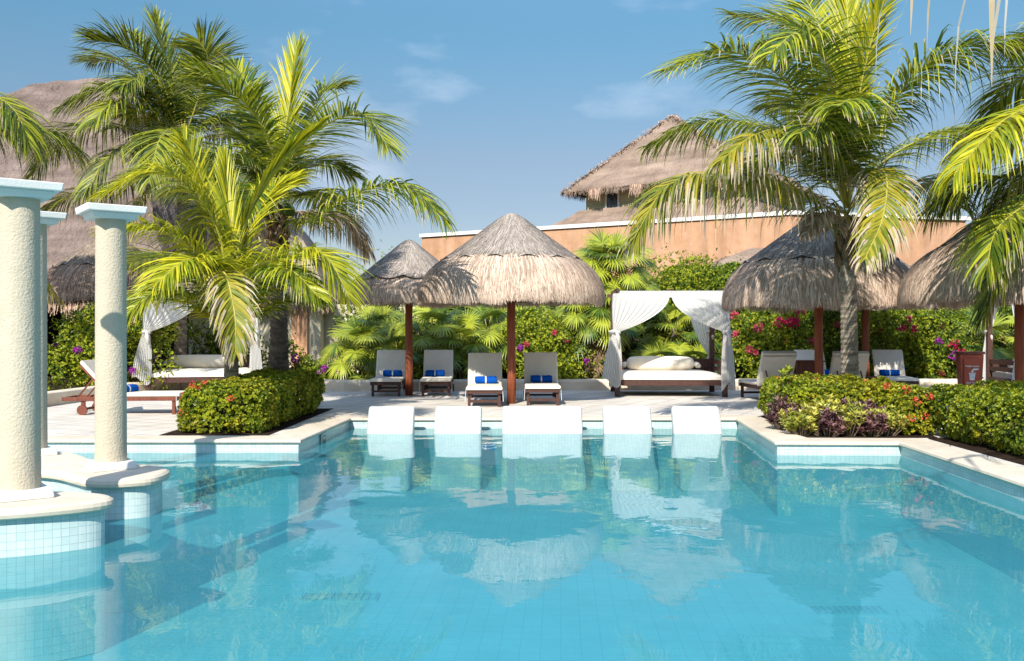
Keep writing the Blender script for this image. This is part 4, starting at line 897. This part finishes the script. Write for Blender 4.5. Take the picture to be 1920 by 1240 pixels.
# --- right palm with bare trunk
D = 15.0
palm('coconut_palm', 'tall palm with a bare grey trunk and drooping dry-tipped fronds in the mixed flower bed', D, 1594, (1588, 410), [
    dict(p=[(1585, 400, 0), (1545, 385, -.3), (1450, 343, -.8), (1335, 326, -1.3), (1250, 350, -1.6), (1190, 445, -1.9)], m='frondo', leaf=1.0, droop=1.5, wid=.022, hang=.2, n=84),
    dict(p=[(1585, 390, 0), (1560, 300, -.5), (1490, 243, -1.2), (1416, 253, -1.8), (1353, 300, -2.2)], m='frondo', leaf=.85, droop=1.5, hang=.35, n=74),
    dict(p=[(1585, 390, 0), (1540, 280, .3), (1430, 236, .7), (1320, 228, 1.1), (1212, 275, 1.4)], m='frond', leaf=.85, droop=1.2, hang=.1, n=74),
    dict(p=[(1585, 385, 0), (1540, 260, -.3), (1497, 180, -.7), (1434, 122, -1.1), (1353, 96, -1.5), (1258, 128, -1.8)], m='frond', leaf=.95, droop=.55, n=80),
    dict(p=[(1586, 385, 0), (1580, 210, .2), (1545, 100, .5), (1480, 45, .9), (1375, 30, 1.3)], m='frond', leaf=.95, droop=.6, n=76),
    dict(p=[(1588, 380, 0), (1592, 220, 0), (1592, 90, .1), (1583, -70, .3)], m='frondy', leaf=.75, spread=30, droop=.12, lift=.03),
    dict(p=[(1590, 380, 0), (1608, 200, -.2), (1632, 85, -.4), (1668, -30, -.6)], m='frondy', leaf=.62, spread=48, droop=.35),
    dict(p=[(1591, 385, 0), (1622, 275, -.3), (1672, 194, -.7), (1735, 122, -1.1), (1825, 82, -1.5), (1930, 96, -1.8)], m='frond', leaf=1.0, droop=1.0, n=84, hang=.15),
    dict(p=[(1591, 390, 0), (1650, 310, .4), (1720, 265, .9), (1800, 240, 1.3), (1860, 258, 1.6)], m='frond', leaf=.9, droop=1.0, n=70),
    dict(p=[(1590, 400, 0), (1630, 325, -.9), (1662, 330, -1.5), (1655, 410, -2.0), (1622, 485, -2.3)], m='frondo', leaf=.62, droop=1.3, wid=.022),
    dict(p=[(1588, 385, 0), (1575, 240, -.7), (1545, 110, -1.5), (1500, 60, -2.1), (1445, 100, -2.6)], m='frond', leaf=.85, droop=.9, n=70),
    dict(p=[(1587, 385, 0), (1560, 200, .5), (1540, 60, 1.1), (1500, -20, 1.6)], m='frond', leaf=.9, droop=.6, n=70),
    dict(p=[(1587, 385, 0), (1570, 290, -.8), (1540, 230, -1.7), (1500, 250, -2.4)], m='frondd', leaf=.8, droop=1.0),
    dict(p=[(1590, 385, 0), (1600, 260, -1.0), (1600, 190, -2.0), (1570, 200, -2.8)], m='frond', leaf=.8, droop=.9),
    dict(p=[(1588, 385, 0), (1550, 240, .9), (1500, 190, 1.8), (1440, 200, 2.5)], m='frondd', leaf=.85, droop=.9),
    dict(p=[(1588, 388, 0), (1530, 320, .8), (1460, 290, 1.5), (1390, 330, 2.1)], m='frondd', leaf=.85, droop=1.0),
    dict(p=[(1592, 390, 0), (1660, 360, .8), (1740, 340, 1.6), (1800, 390, 2.2)], m='frondd', leaf=.9, droop=1.1),
    dict(p=[(1590, 400, 0), (1560, 430, -.4), (1540, 400, -.8), (1510, 440, -1.0)], m='frondx', leaf=.35, droop=1.2, rmat='frondx'),
], tr=(.15, .115), tmat='trunk', leafl=.85, seedv=14, sheath=.75, nuts=6, extra=0, efn=lambda k: (R(20+k*36), R(40+(k % 3)*15), 2.6, .40, dict(m='frond' if k % 2 else 'frondd', droop=.7, leaf=.85, n=64)))
# --- palms standing outside the picture whose fronds reach in
D = 13.2
palm('coconut_palm', 'palm outside the picture whose bright fronds hang in over the far palapa', D, 2120, (2115, 300), [
    dict(p=[(2110, 290, 0), (1990, 190, -.2), (1900, 215, -.6), (1845, 262, -.9), (1790, 325, -1.2)], m='frondy', leaf=.82, droop=1.3, wid=.022, n=80),
    dict(p=[(2110, 295, 0), (1990, 260, .5), (1900, 330, 1.0), (1820, 335, 1.4), (1740, 395, 1.8)], m='frondd', leaf=1.0, droop=1.3, n=76),
    dict(p=[(2110, 285, 0), (2030, 160, .5), (1960, 130, 1.0), (1890, 170, 1.5), (1850, 240, 1.8)], m='frond', leaf=.9, droop=.9, n=76),
    dict(p=[(2110, 280, 0), (2040, 100, .5), (1980, 60, .5), (1880, 90, 1.0)], m='frond', leaf=.8, droop=.9),
    dict(p=[(2110, 310, 0), (2020, 390, .2), (1930, 440, .3), (1870, 510, .3), (1845, 590, .3)], m='frondd', leaf=.8, droop=1.1, n=66),
    dict(p=[(2110, 300, 0), (2010, 310, .9), (1940, 330, 1.5), (1840, 440, 2.0)], m='frondd', leaf=1.0, droop=1.1, n=76),
    dict(p=[(2110, 305, 0), (2020, 330, .2), (1930, 380, -.3), (1870, 430, -.6), (1850, 500, -.8)], m='frond', leaf=.8, droop=1.2, n=66),
    dict(p=[(2110, 285, 0), (2000, 230, 1.2), (1900, 240, 2.0), (1800, 290, 2.6)], m='frondd', leaf=1.0, droop=1.0, n=76),
], tr=(.17, .12), leafl=.95, seedv=15, extra=3, efn=lambda k: (R(-40+k*50), R(35+(k % 3)*15), 3.0, .42, dict(m='frond', droop=.9, leaf=.9, n=50)))
D = 5.2
palm('coconut_palm', 'near palm outside the picture whose dead leaflets dangle at the top', D, 2900, (2850, -620), [
    dict(p=[(2800, -620, 0), (2300, -420, 0), (1950, -160, -.1), (1790, -70, -.2), (1690, -55, -.3)], m='frondw', leaf=.80, droop=2.6, n=3.6, wid=.022, hang=.3, scatter=.6),
    dict(p=[(2800, -620, 0), (2350, -300, .3), (2080, -130, .4), (1980, -90, .4), (1850, -85, .3)], m='frondw', leaf=.66, droop=2.6, n=2.4, wid=.022, hang=.3, scatter=.6),
], tr=(.17, .12), leafl=.9, seedv=16, extra=8, efn=lambda k: (R(-100+k*33), R(40+(k % 3)*12), 2.6, .35, dict(m='frond', droop=.9, leaf=.8, n=44)))
D = 17.5
palm('coconut_palm', 'palm outside the picture edge whose fronds reach over the nearest column', D, -230, (-215, 270), [
    dict(p=[(-210, 260, 0), (-120, 190, -.2), (-40, 170, -.4), (25, 205, -.6), (55, 270, -.8)], m='frond', leaf=1.0, droop=1.2, n=70),
    dict(p=[(-210, 262, 0), (-110, 220, .4), (0, 240, .8), (90, 250, 1.2), (150, 285, 1.4)], m='frondd', leaf=1.0, droop=1.3, n=70),
    dict(p=[(-210, 270, 0), (-100, 280, .2), (-20, 330, .3), (30, 420, .3)], m='frondd', leaf=.9, droop=1.2, n=60),
    dict(p=[(-210, 275, 0), (-110, 330, .8), (20, 460, 1.4), (110, 560, 1.8)], m='frondo', leaf=.7, droop=1.4, n=60),
], tr=(.17, .12), leafl=.95, seedv=17, extra=9, efn=lambda k: (R(40+k*34), R(40+(k % 3)*12), 3.0, .4, dict(m='frondd', droop=.9, leaf=.9, n=50)))

# --- leafy shrubs ---------------------------------------------------
def leaf(mb, p, d, up_, ln, wd, m=0, rv=None):
    rv = random.random() if rv is None else rv; s_ = d.cross(up_); s_ = s_.normalized() if s_.length > .05 else Vector((1, 0, 0)); nrm = s_.cross(d)
    mid = p+d*ln*.5+nrm*ln*.08; tip = p+d*ln-nrm*ln*.10
    mb.face([p, mid+s_*wd*.5, tip, mid-s_*wd*.5], [(0, rv), (.5, rv), (1, rv), (.5, rv)], m)
def rosette(mb, p, nrm, ln, wd, k, m=0):
    rv = random.random(); ref = nrm.orthogonal().normalized(); b = nrm.cross(ref)
    a0 = random.random()*6.28
    for i in range(k):
        a = a0+i*2.4; sp = .35+.75*random.random(); d = (nrm*(1-sp*.45)+(ref*math.cos(a)+b*math.sin(a))*sp+Vector((0, 0, .12))).normalized()
        leaf(mb, p+nrm*random.uniform(-.3, .1)*ln, d, nrm, ln*random.uniform(.7, 1.15), wd, m, min(.999, max(0, rv*.6+random.random()*.4)))
def hedge_mesh(x0, x1, y0, y1, h, dens, ln, wd, mfun, k=6, seedv=1, round_=.25, top_noise=.06):
    random.seed(seedv); mb = MB(); cx, cy = (x0+x1)/2, (y0+y1)/2; hx, hy = (x1-x0)/2, (y1-y0)/2
    def push(p, n):
        q = noise.noise(p*1.7)*.11+noise.noise(p*4.5)*.07; return p+n*q
    areas = [('t', 4*hx*hy), ('f', 2*hx*h), ('b', 2*hx*h), ('l', 2*hy*h), ('r', 2*hy*h)]
    for nm, ar in areas:
        for i in range(int(ar*dens)):
            u, v = random.uniform(-1, 1), random.uniform(-1, 1); zz = h*(.03+.97*(v*.5+.5))
            if nm == 't': p = Vector((u*hx, v*hy, h)); n = Vector((0, 0, 1))
            elif nm == 'f': p = Vector((u*hx, -hy, zz)); n = Vector((0, -1, 0))
            elif nm == 'b': p = Vector((u*hx, hy, zz)); n = Vector((0, 1, 0))
            elif nm == 'l': p = Vector((-hx, u*hy, zz)); n = Vector((-1, 0, 0))
            else: p = Vector((hx, u*hy, zz)); n = Vector((1, 0, 0))
            # round the box: pull the rims in
            q = Vector((p.x, p.y, p.z)); r_ = round_
            c = Vector((max(-hx+r_, min(hx-r_, q.x)), max(-hy+r_, min(hy-r_, q.y)), min(h-r_, q.z))); dlt = q-c
            if dlt.length > r_: dlt = dlt.normalized()*r_
            if dlt.length > 1e-3: n = (n*.3+dlt.normalized()).normalized()
            p = c+dlt; 
            if p.z < .18: p = p-Vector((n.x, n.y, 0))*(.18-p.z)*.7
            wp = p+Vector((cx, cy, 0)); p = push(wp, n)-Vector((cx, cy, 0))-n*random.random()**2*.13
            if p.z < .03: continue
            rosette(mb, p, (n+Vector((random.gauss(0, .3), random.gauss(0, .3), random.gauss(0, .3)+.2))).normalized(), ln, wd, k, mfun(wp))
    return mb, (cx, cy)
def flowers(parent, pts, m, r_=.05, k=14, name='flower_cluster', sz=.03):
    for p in pts:
        mb = MB()
        for i in range(k):
            d = Vector((random.gauss(0, 1), random.gauss(0, 1)-.4, random.gauss(0, 1)+.4)).normalized(); q = d*r_*random.uniform(.5, 1)
            for a in range(2): leaf(mb, q, (d+Vector((random.gauss(0, .8), random.gauss(0, .8), random.gauss(0, .8)))).normalized(), d, sz, sz*.9)
        mb.build(name, m, parent, loc=p)
def stems(parent, x0, x1, y0, y1, h, n, name='stem'):
    mb = MB()
    for i in range(n):
        x, y = random.uniform(x0, x1), random.uniform(y0, y1); mb.tube([(x, y, 0), (x+random.gauss(0, .05), y+random.gauss(0, .05), h*.5), (x+random.gauss(0, .12), y+random.gauss(0, .12), h)], [.012, .009, .005], 5)
    mb.build(name, 'twig', parent)
def hedge(label, x0, x1, y0, y1, h, dens, ln, wd, mats, mfun, red=(), rm='red', seedv=1, cat='hedge', name='hedge', k=6, rz=0):
    mb, (cx, cy) = hedge_mesh(x0, x1, y0, y1, h, dens, ln, wd, mfun, k, seedv); t_ = thing(name, label, cat, (cx, cy, 0), rz)
    mb.build('leaves', mats, t_); stems(t_, x0-cx+.15, x1-cx-.15, y0-cy+.15, y1-cy-.15, h*.8, int(14*(x1-x0)*(y1-y0)))
    # dense twiggy heart so that daylight does not pass straight through
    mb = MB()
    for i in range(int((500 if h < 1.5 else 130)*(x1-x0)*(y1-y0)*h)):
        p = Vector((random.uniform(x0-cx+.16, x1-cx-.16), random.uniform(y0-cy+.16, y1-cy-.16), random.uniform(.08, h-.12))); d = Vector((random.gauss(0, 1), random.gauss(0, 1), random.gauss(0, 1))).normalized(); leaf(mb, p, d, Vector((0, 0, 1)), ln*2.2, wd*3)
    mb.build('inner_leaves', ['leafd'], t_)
    if red: flowers(t_, [Vector(p)-Vector((cx, cy, 0)) for p in red], rm)
    return t_
def lf(wp): return 0 if noise.noise(wp*2.1) < .12 else 1
random.seed(5)
hedge('clipped box hedge of small bright leaves at the foot of the short palm', -4.74, -3.42, 12.98, 17.1, .68, 850, .042, .028, ['leafb', 'leafy'], lf,
      red=[(-4.55, 13.3, .66), (-4.46, 13.16, .62), (-4.6, 13.2, .58), (-4.4, 13.3, .68), (-4.62, 13.15, .50), (-3.9, 12.97, .5), (-3.5, 14.2, .52), (-3.5, 15.2, .56), (-4.62, 13.08, .3)], seedv=21)
hedge('clipped green hedge running along the pool edge towards the camera', 5.72, 7.3, 9.0, 12.95, .69, 850, .042, .028, ['leafb', 'leafy', 'leaf'], lambda p: 0 if noise.noise(p*1.6) < 0 else (1 if noise.noise(p*3.1) > .05 else 2), seedv=22)
rd = [(4.0+random.random()*1.7, 13.3+random.random()*1.9, .66) for _ in range(11)]
hedge('low yellow-green ixora hedge dotted with red flowers round the bare palm trunk', 4.05, 5.85, 13.35, 15.5, .68, 850, .042, .026, ['leafy', 'leafb', 'leafy'], lf, red=rd, seedv=23)
hedge('rounded red-flowered ixora bush at the corner of the mixed bed', 5.28, 5.95, 12.72, 13.3, .62, 900, .042, .026, ['leafy', 'leafb'], lf,
      red=[(5.5, 12.68, .48), (5.62, 12.68, .28), (5.42, 12.66, .26), (5.8, 12.7, .4), (5.68, 12.68, .55), (5.4, 12.8, .64)], seedv=24, cat='bush', name='ixora_bush')
def tuft(label, cx, cy, r_, h, mat_, ln, wd, n, seedv, name, cat, group=None, up=.5, red=None):
    random.seed(seedv); t_ = thing(name, label, cat, (cx, cy, 0), 0, group); mb = MB(); tw = MB()
    for i in range(n):
        a = random.random()*6.28; q = random.random()**.6*r_; hh = h*random.uniform(.35, 1)*(1-.3*q/r_); p = Vector((q*math.cos(a), q*math.sin(a), hh)); tw.tube([(p.x*.4, p.y*.4, 0), (p.x*.8, p.y*.8, hh*.5), tuple(p)], [.007, .006, .004], 4)
        for s_ in range(4):
            pp = Vector((p.x*(.75+.06*s_), p.y*(.75+.06*s_), hh*(.55+.15*s_))); rosette(mb, pp, Vector((math.cos(a)*.5*q/r_, math.sin(a)*.5*q/r_-.15, up+.4)).normalized(), ln, wd, 6)
    mb.build('leaves', mat_, t_); tw.build('stem', 'twig', t_); return t_
cr_spots = [(4.02, 12.95, 'croton'), (4.33, 12.80, 'purple'), (4.62, 12.84, 'croton'), (4.92, 12.80, 'purple'), (5.14, 12.86, 'croton'), (3.98, 13.5, 'purple'), (4.45, 13.15, 'croton'), (4.80, 13.15, 'purple'), (5.12, 13.2, 'purple')]
crl = ['yellow variegated croton nearest the pool corner of the mixed bed', 'purple-leaved plant wedged beside the first yellow croton at the bed front', 'yellow variegated croton in the middle of the bed front', 'purple-leaved plant between two yellow crotons at the bed front', 'yellow variegated croton next to the rounded ixora bush', 'purple-leaved plant below the tall leafy sprig', 'yellow croton in the second row behind the first purple plant', 'purple-leaved plant in the second row in the middle of the bed', 'purple-leaved plant in the second row next to the rounded ixora bush']
for i, (x, y, m_) in enumerate(cr_spots):
    tuft(crl[i], x, y, .30, [.42, .36, .52, .38, .46, .60, .56, .52, .50][i], m_, .085, .034, 44, 30+i, 'croton_plant' if m_ == 'croton' else 'purple_plant', 'plant', 'mixed foliage plants in the flower bed')
tuft('tall leafy light green sprig at the corner of the mixed bed', 4.08, 14.0, .26, .97, 'leafb', .11, .05, 34, 44, 'leafy_shrub', 'shrub')

# --- bushes and fan palms behind the low wall -----------------------
def bush(label, px, D, wpx, ytop, m_, n, ln=.085, wd=.05, dep=1.2, seedv=1, fl=(), zb=.0, name='bush', group='bushes behind the low wall'):
    random.seed(seedv); x = (px-960)*D/F; h = CAMH-(ytop-CY)*D/F; wr = wpx*D/F/2; t_ = thing(name, label, 'bush', (x, D, 0), 0, group); mb = MB()
    lobes = []
    for i in range(9):
        lz = random.uniform(.15, .86)*h; lobes.append((Vector((random.uniform(-.72, .72)*wr, random.uniform(-.4, .4)*dep, lz)), random.uniform(.30, .48)*min(wr, h)))
    lobes.append((Vector((0, 0, h*.72)), h*.28)); lobes.append((Vector((-wr*.5, -.1, h*.3)), h*.30)); lobes.append((Vector((wr*.5, -.1, h*.3)), h*.30))
    for i in range(n):
        c, r_ = random.choice(lobes); d = Vector((random.gauss(0, 1), random.gauss(0, 1)-.5, random.gauss(0, 1)+.25)).normalized(); rr = r_*(1+.35*noise.noise((c+d)*3.1)); p = c+d*rr*random.uniform(.72, 1.06)
        if p.z < .05: continue
        dd = (d+Vector((random.gauss(0, .6), random.gauss(0, .6), random.gauss(0, .6)))).normalized()
        for q in range(3): leaf(mb, p+dd*.02*q, (dd+Vector((random.gauss(0, .8), random.gauss(0, .8), random.gauss(0, .8)))).normalized(), d, ln*random.uniform(.7, 1.2), wd)
    # loose sprigs breaking the outline
    for i in range(int(wr*14)):
        a = random.uniform(-1, 1); b = Vector((a*wr*.8, random.uniform(-.3, .3), h*random.uniform(.75, .98))); 
        for q in range(7): leaf(mb, b+Vector((random.gauss(0, .03), random.gauss(0, .03), q*.05)), Vector((random.gauss(0, 1), random.gauss(0, 1), .7)).normalized(), Vector((0, 0, 1)), ln*.8, wd*.8)
    mb.build('leaves', m_, t_)
    mb = MB()
    for i in range(9):
        c, r_ = lobes[i % len(lobes)]; mb.tube([(c.x*.2, c.y*.2, 0), (c.x*.6+random.gauss(0, .08), c.y*.6, c.z*.6), tuple(c)], [.03, .02, .008], 5)
    mb.build('branch', 'twig', t_)
    for (fx, fy, fm, fr_) in fl:
        fp = P(fx, fy, D)-Vector((x, D, 0)); best = min(lobes, key=lambda q: (Vector((q[0].x, 0, q[0].z))-Vector((fp.x, 0, fp.z))).length-q[1]); fp.y = best[0].y-math.sqrt(max(.01, best[1]**2-min(best[1]**2, (best[0].x-fp.x)**2+(best[0].z-fp.z)**2)))-.10
        flowers(t_, [fp], fm, r_=fr_*1.25, k=int(24+fr_*240), sz=.05)
    return t_
bush('dense green bush with pink blooms seen between the two nearer columns', 150, 21.5, 210, 585, 'leafb', 3400, seedv=51, fl=[(103, 652, 'violet', .06), (178, 655, 'violet', .06), (95, 660, 'pink', .05)])
bush('green bush with small pink blooms beside the left daybed curtain', 262, 21.9, 130, 590, 'leafb', 2600, seedv=52, fl=[(265, 612, 'pink', .05), (245, 675, 'violet', .05), (272, 695, 'violet', .07)])
bush('low leafy bush behind the short palm trunk against the pale wall', 425, 24.6, 170, 615, 'leaf', 1500, seedv=53)
bush('loose bush between the dark palm trunk and the hut pilaster', 545, 24.2, 90, 640, 'leaf', 700, seedv=54, fl=[(560, 672, 'violet', .08)])
bush('low bush with violet blooms under the hut wall', 625, 23.6, 130, 690, 'leaf', 900, seedv=55, fl=[(612, 692, 'violet', .07), (640, 700, 'violet', .06), (596, 702, 'violet', .05)], dep=.5)
bush('small yellow-green bush behind the slim palapa post', 772, 23.4, 90, 650, 'leafb', 1000, seedv=56, dep=.5)
bush('flowering green bush to the side of the big red post', 1035, 23.6, 170, 590, 'leafb', 3400, seedv=57, fl=[(975, 652, 'violet', .06), (987, 645, 'pink', .05), (1037, 624, 'pink', .04), (1096, 677, 'violet', .05), (1060, 640, 'pink', .04)])
bush('dark low bush at the foot of the middle daybed curtain', 1105, 23.9, 90, 660, 'leafd', 1000, seedv=58)
bush('tall loose green shrub behind the canopy of the middle daybed', 1250, 26.0, 210, 470, 'leafb', 3800, seedv=59, dep=1.0)
bush('tall rounded green shrub between the daybed canopy and the shaded palapa', 1345, 26.2, 180, 480, 'leaf', 3600, seedv=60, dep=1.0)
bush('magenta flowering bougainvillea between the middle daybed and the shaded palapa post', 1440, 24.0, 190, 560, 'leafb', 4200, seedv=61, fl=[(1492, 587, 'magenta', .13), (1470, 605, 'magenta', .12), (1446, 606, 'magenta', .12), (1410, 615, 'pink', .10), (1377, 628, 'pink', .08), (1372, 592, 'pink', .08), (1505, 640, 'pink', .07), (1390, 655, 'pink', .07), (1427, 686, 'violet', .05), (1400, 660, 'pink', .05), (1465, 643, 'pink', .06), (1482, 606, 'magenta', .1)])
bush('green bougainvillea with pink blooms behind the bare palm trunk', 1570, 24.2, 170, 565, 'leaf', 3600, seedv=62, fl=[(1547, 610, 'pink', .06), (1635, 620, 'magenta', .08), (1558, 660, 'violet', .05)])
bush('pink dotted bougainvillea behind the white lounger by the bin', 1690, 24.0, 170, 565, 'leafb', 4000, seedv=63, fl=[(1671, 616, 'magenta', .08), (1690, 616, 'magenta', .07), (1752, 615, 'pink', .07), (1738, 698, 'pink', .06), (1682, 600, 'pink', .06)])
bush('bougainvillea with magenta and violet blooms beside the red bin', 1775, 23.6, 110, 575, 'leaf', 3200, seedv=64, fl=[(1769, 646, 'magenta', .10), (1783, 661, 'magenta', .08), (1747, 640, 'violet', .06), (1763, 667, 'violet', .10), (1772, 673, 'violet', .06)])
bush('dark green bush filling the gap between palapa and fan palms', 900, 26.5, 260, 565, 'leafd', 3400, seedv=65)
bush('dark green bush behind the fan palms near the hut', 720, 26.4, 190, 560, 'leafd', 2600, seedv=66)
bush('leafy bush far behind the daybed at the picture edge', 1890, 25.0, 190, 575, 'leafd', 3000, seedv=67)
bush('dark bush behind the skirted fan palm', 1150, 27.0, 190, 520, 'leafd', 2600, seedv=68)
bush('small treetop showing over the slim palapa roof', 690, 29.0, 70, 452, 'leafb', 1200, seedv=69, dep=.6)

random.seed(77)
for (hx0, hx1, hy, hh_, lb) in ((-3.2, 4.6, 27.2, 2.9, 'tall dark leafy screen hedge behind the fan palms and the largest palapa'), (4.6, 10.4, 27.0, 3.3, 'tall dark leafy screen hedge behind the middle daybed and bougainvillea'), (10.4, 17.0, 26.6, 2.9, 'tall dark leafy screen hedge behind the red bin')):
    hedge(lb, hx0, hx1, hy, hy+1.0, hh_, 170, .12, .075, ['leafd', 'leaf'], lf, cat='hedge', seedv=int(hx1*3), k=5)
def fan_leaf(mb, root, d, r_, up_, m=0, n=28, droop=.3, span=145):
    """a round fan blade of narrow segments"""
    d = d.normalized(); s_ = d.cross(up_); s_ = s_.normalized() if s_.length > .1 else Vector((1, 0, 0)); nrm = s_.cross(d).normalized(); rv0 = random.random()
    for i in range(n):
        a = R(-span+2*span*(i+.5)/n); dd = d*math.cos(a)+s_*math.sin(a)+nrm*.10*(1-math.cos(a)); wd_ = dd.cross(nrm).normalized(); L_ = r_*(1-.18*abs(a)/R(span))*random.uniform(.88, 1.05)
        p = root.copy(); w0 = .004; pr_ = (p-wd_*w0, p+wd_*w0); vel = dd.copy(); rv = min(.99, rv0*.55+random.random()*.45)
        for k in range(4):
            u = (k+1)/4; vel = (vel+Vector((0, 0, -droop*u*random.uniform(.7, 1.3)))).normalized(); p = p+vel*L_/4; w_ = r_*.082*(.55 if u < .3 else (1 if u < .6 else (.62 if u < .9 else .06)))*.5
            a_, b_ = p-wd_*w_, p+wd_*w_; mb.face([pr_[0], pr_[1], b_, a_], [(k/4, rv), (k/4, rv), (u, rv), (u, rv)], m); pr_ = (a_, b_)
def fan_palm(label, px, D, ytop, nl, r_=.50, spread=1.0, seedv=1, dead=0, trunk_h=None, m='fan', low=False):
    random.seed(seedv); x = (px-960)*D/F; h = CAMH-(ytop-CY)*D/F; t_ = thing('fan_palm', label, 'fan palm', (x, D, 0), 0, 'fan palms behind the low wall'); hc = (h-.75*r_-.35) if trunk_h is None else trunk_h
    trunk(t_, [(0, 0, 0), (.03, .02, hc*.5), (0, 0, hc)], .07, .06, 'trunkdk', rings=14)
    mb = MB(); pm = MB()
    for i in range(nl):
        az = i*2.399+random.uniform(-.2, .2); el = R(75-118*(i/nl)**.9); ln = spread*random.uniform(.75, 1.1)*(.62+.5*(i/nl)); dv = Vector((math.cos(az)*math.cos(el), math.sin(az)*math.cos(el), math.sin(el))); p0 = Vector((0, 0, hc-random.random()*.25*hc*(.9 if low else .3)))
        p1 = p0+dv*ln*.55+Vector((0, 0, .04)); p2 = p0+dv*ln+Vector((0, 0, -.12*ln)); pm.tube([p0, p1, p2], [.013, .010, .007], 5)
        d2 = (p2-p1).normalized(); d2 = (d2+Vector((0, -.18, -.25))).normalized(); face_ = Vector((dv.x*.5, dv.y*.5-.5, .8)); fan_leaf(mb, p2, d2, r_*random.uniform(.85, 1.12), face_, droop=.20+.26*(i/nl))
    pm.build('leaf_stalk', 'rachis', t_); mb.build('crown', m, t_)
    if dead:
        mb = MB()
        for i in range(dead):
            az = random.random()*6.28; zz = hc-.1-random.random()*.75*hc*.7; p0 = Vector((0, 0, zz)); dv = Vector((math.cos(az)*.45, math.sin(az)*.45, -.55)); p2 = p0+dv*.8; fan_leaf(mb, p2, Vector((dv.x*.35, dv.y*.35, -1)), r_*1.05, Vector((dv.x, dv.y, .25)), droop=.25, n=22, span=80)
        mb.build('dead_skirt', 'fandead', t_)
    return t_
FP = [(676, 24.0, 590, 26, .56, 0, 'fan palm closest to the hut, behind the first sun lounger'), (705, 24.6, 560, 26, .56, 0, 'fan palm just left of the slim palapa post'), (745, 23.8, 600, 20, .50, 0, 'low fan palm close behind the slim palapa post'),
      (812, 24.2, 565, 26, .58, 0, 'fan palm behind the second sun lounger'), (862, 23.9, 590, 24, .60, 8, 'fan palm with deep shade below, behind the diagonally shaded lounger'), (915, 24.6, 560, 26, .56, 0, 'fan palm right behind the big red post'),
      (985, 25.2, 555, 24, .55, 0, 'taller fan palm behind the flowering bush by the big post'), (1068, 25.0, 560, 22, .52, 0, 'fan palm leaning out under the rim of the largest palapa'),
      (1238, 24.4, 640, 20, .50, 0, 'low fan palm seen through the middle of the daybed'), (1300, 24.2, 640, 20, .52, 0, 'low fan palm behind the far corner of the middle daybed'), (1850, 24.0, 575, 22, .55, 14, 'fan palm with tan dead skirt behind the red bin'), (1905, 22.9+1.0, 640, 16, .5, 0, 'low fan palm behind the daybed at the picture edge'),
      (1262, 25.2, 560, 22, .55, 0, 'fan palm rising behind the drawn curtains of the middle daybed')]
for i, (px, D_, yt, nl, r_, dd, lb) in enumerate(FP): fan_palm(lb, px, D_, yt, nl, r_, seedv=80+i, dead=dd, low=True)
fan_palm('tallest fan palm with a brown dead-leaf skirt beside the middle daybed', 1143, 24.3, 432, 44, .62, 1.05, seedv=99, dead=46)
fan_palm('fan palm with drooping brown leaves touching the left post of the middle daybed', 1120, 23.8, 520, 34, .58, .95, seedv=100, dead=30)
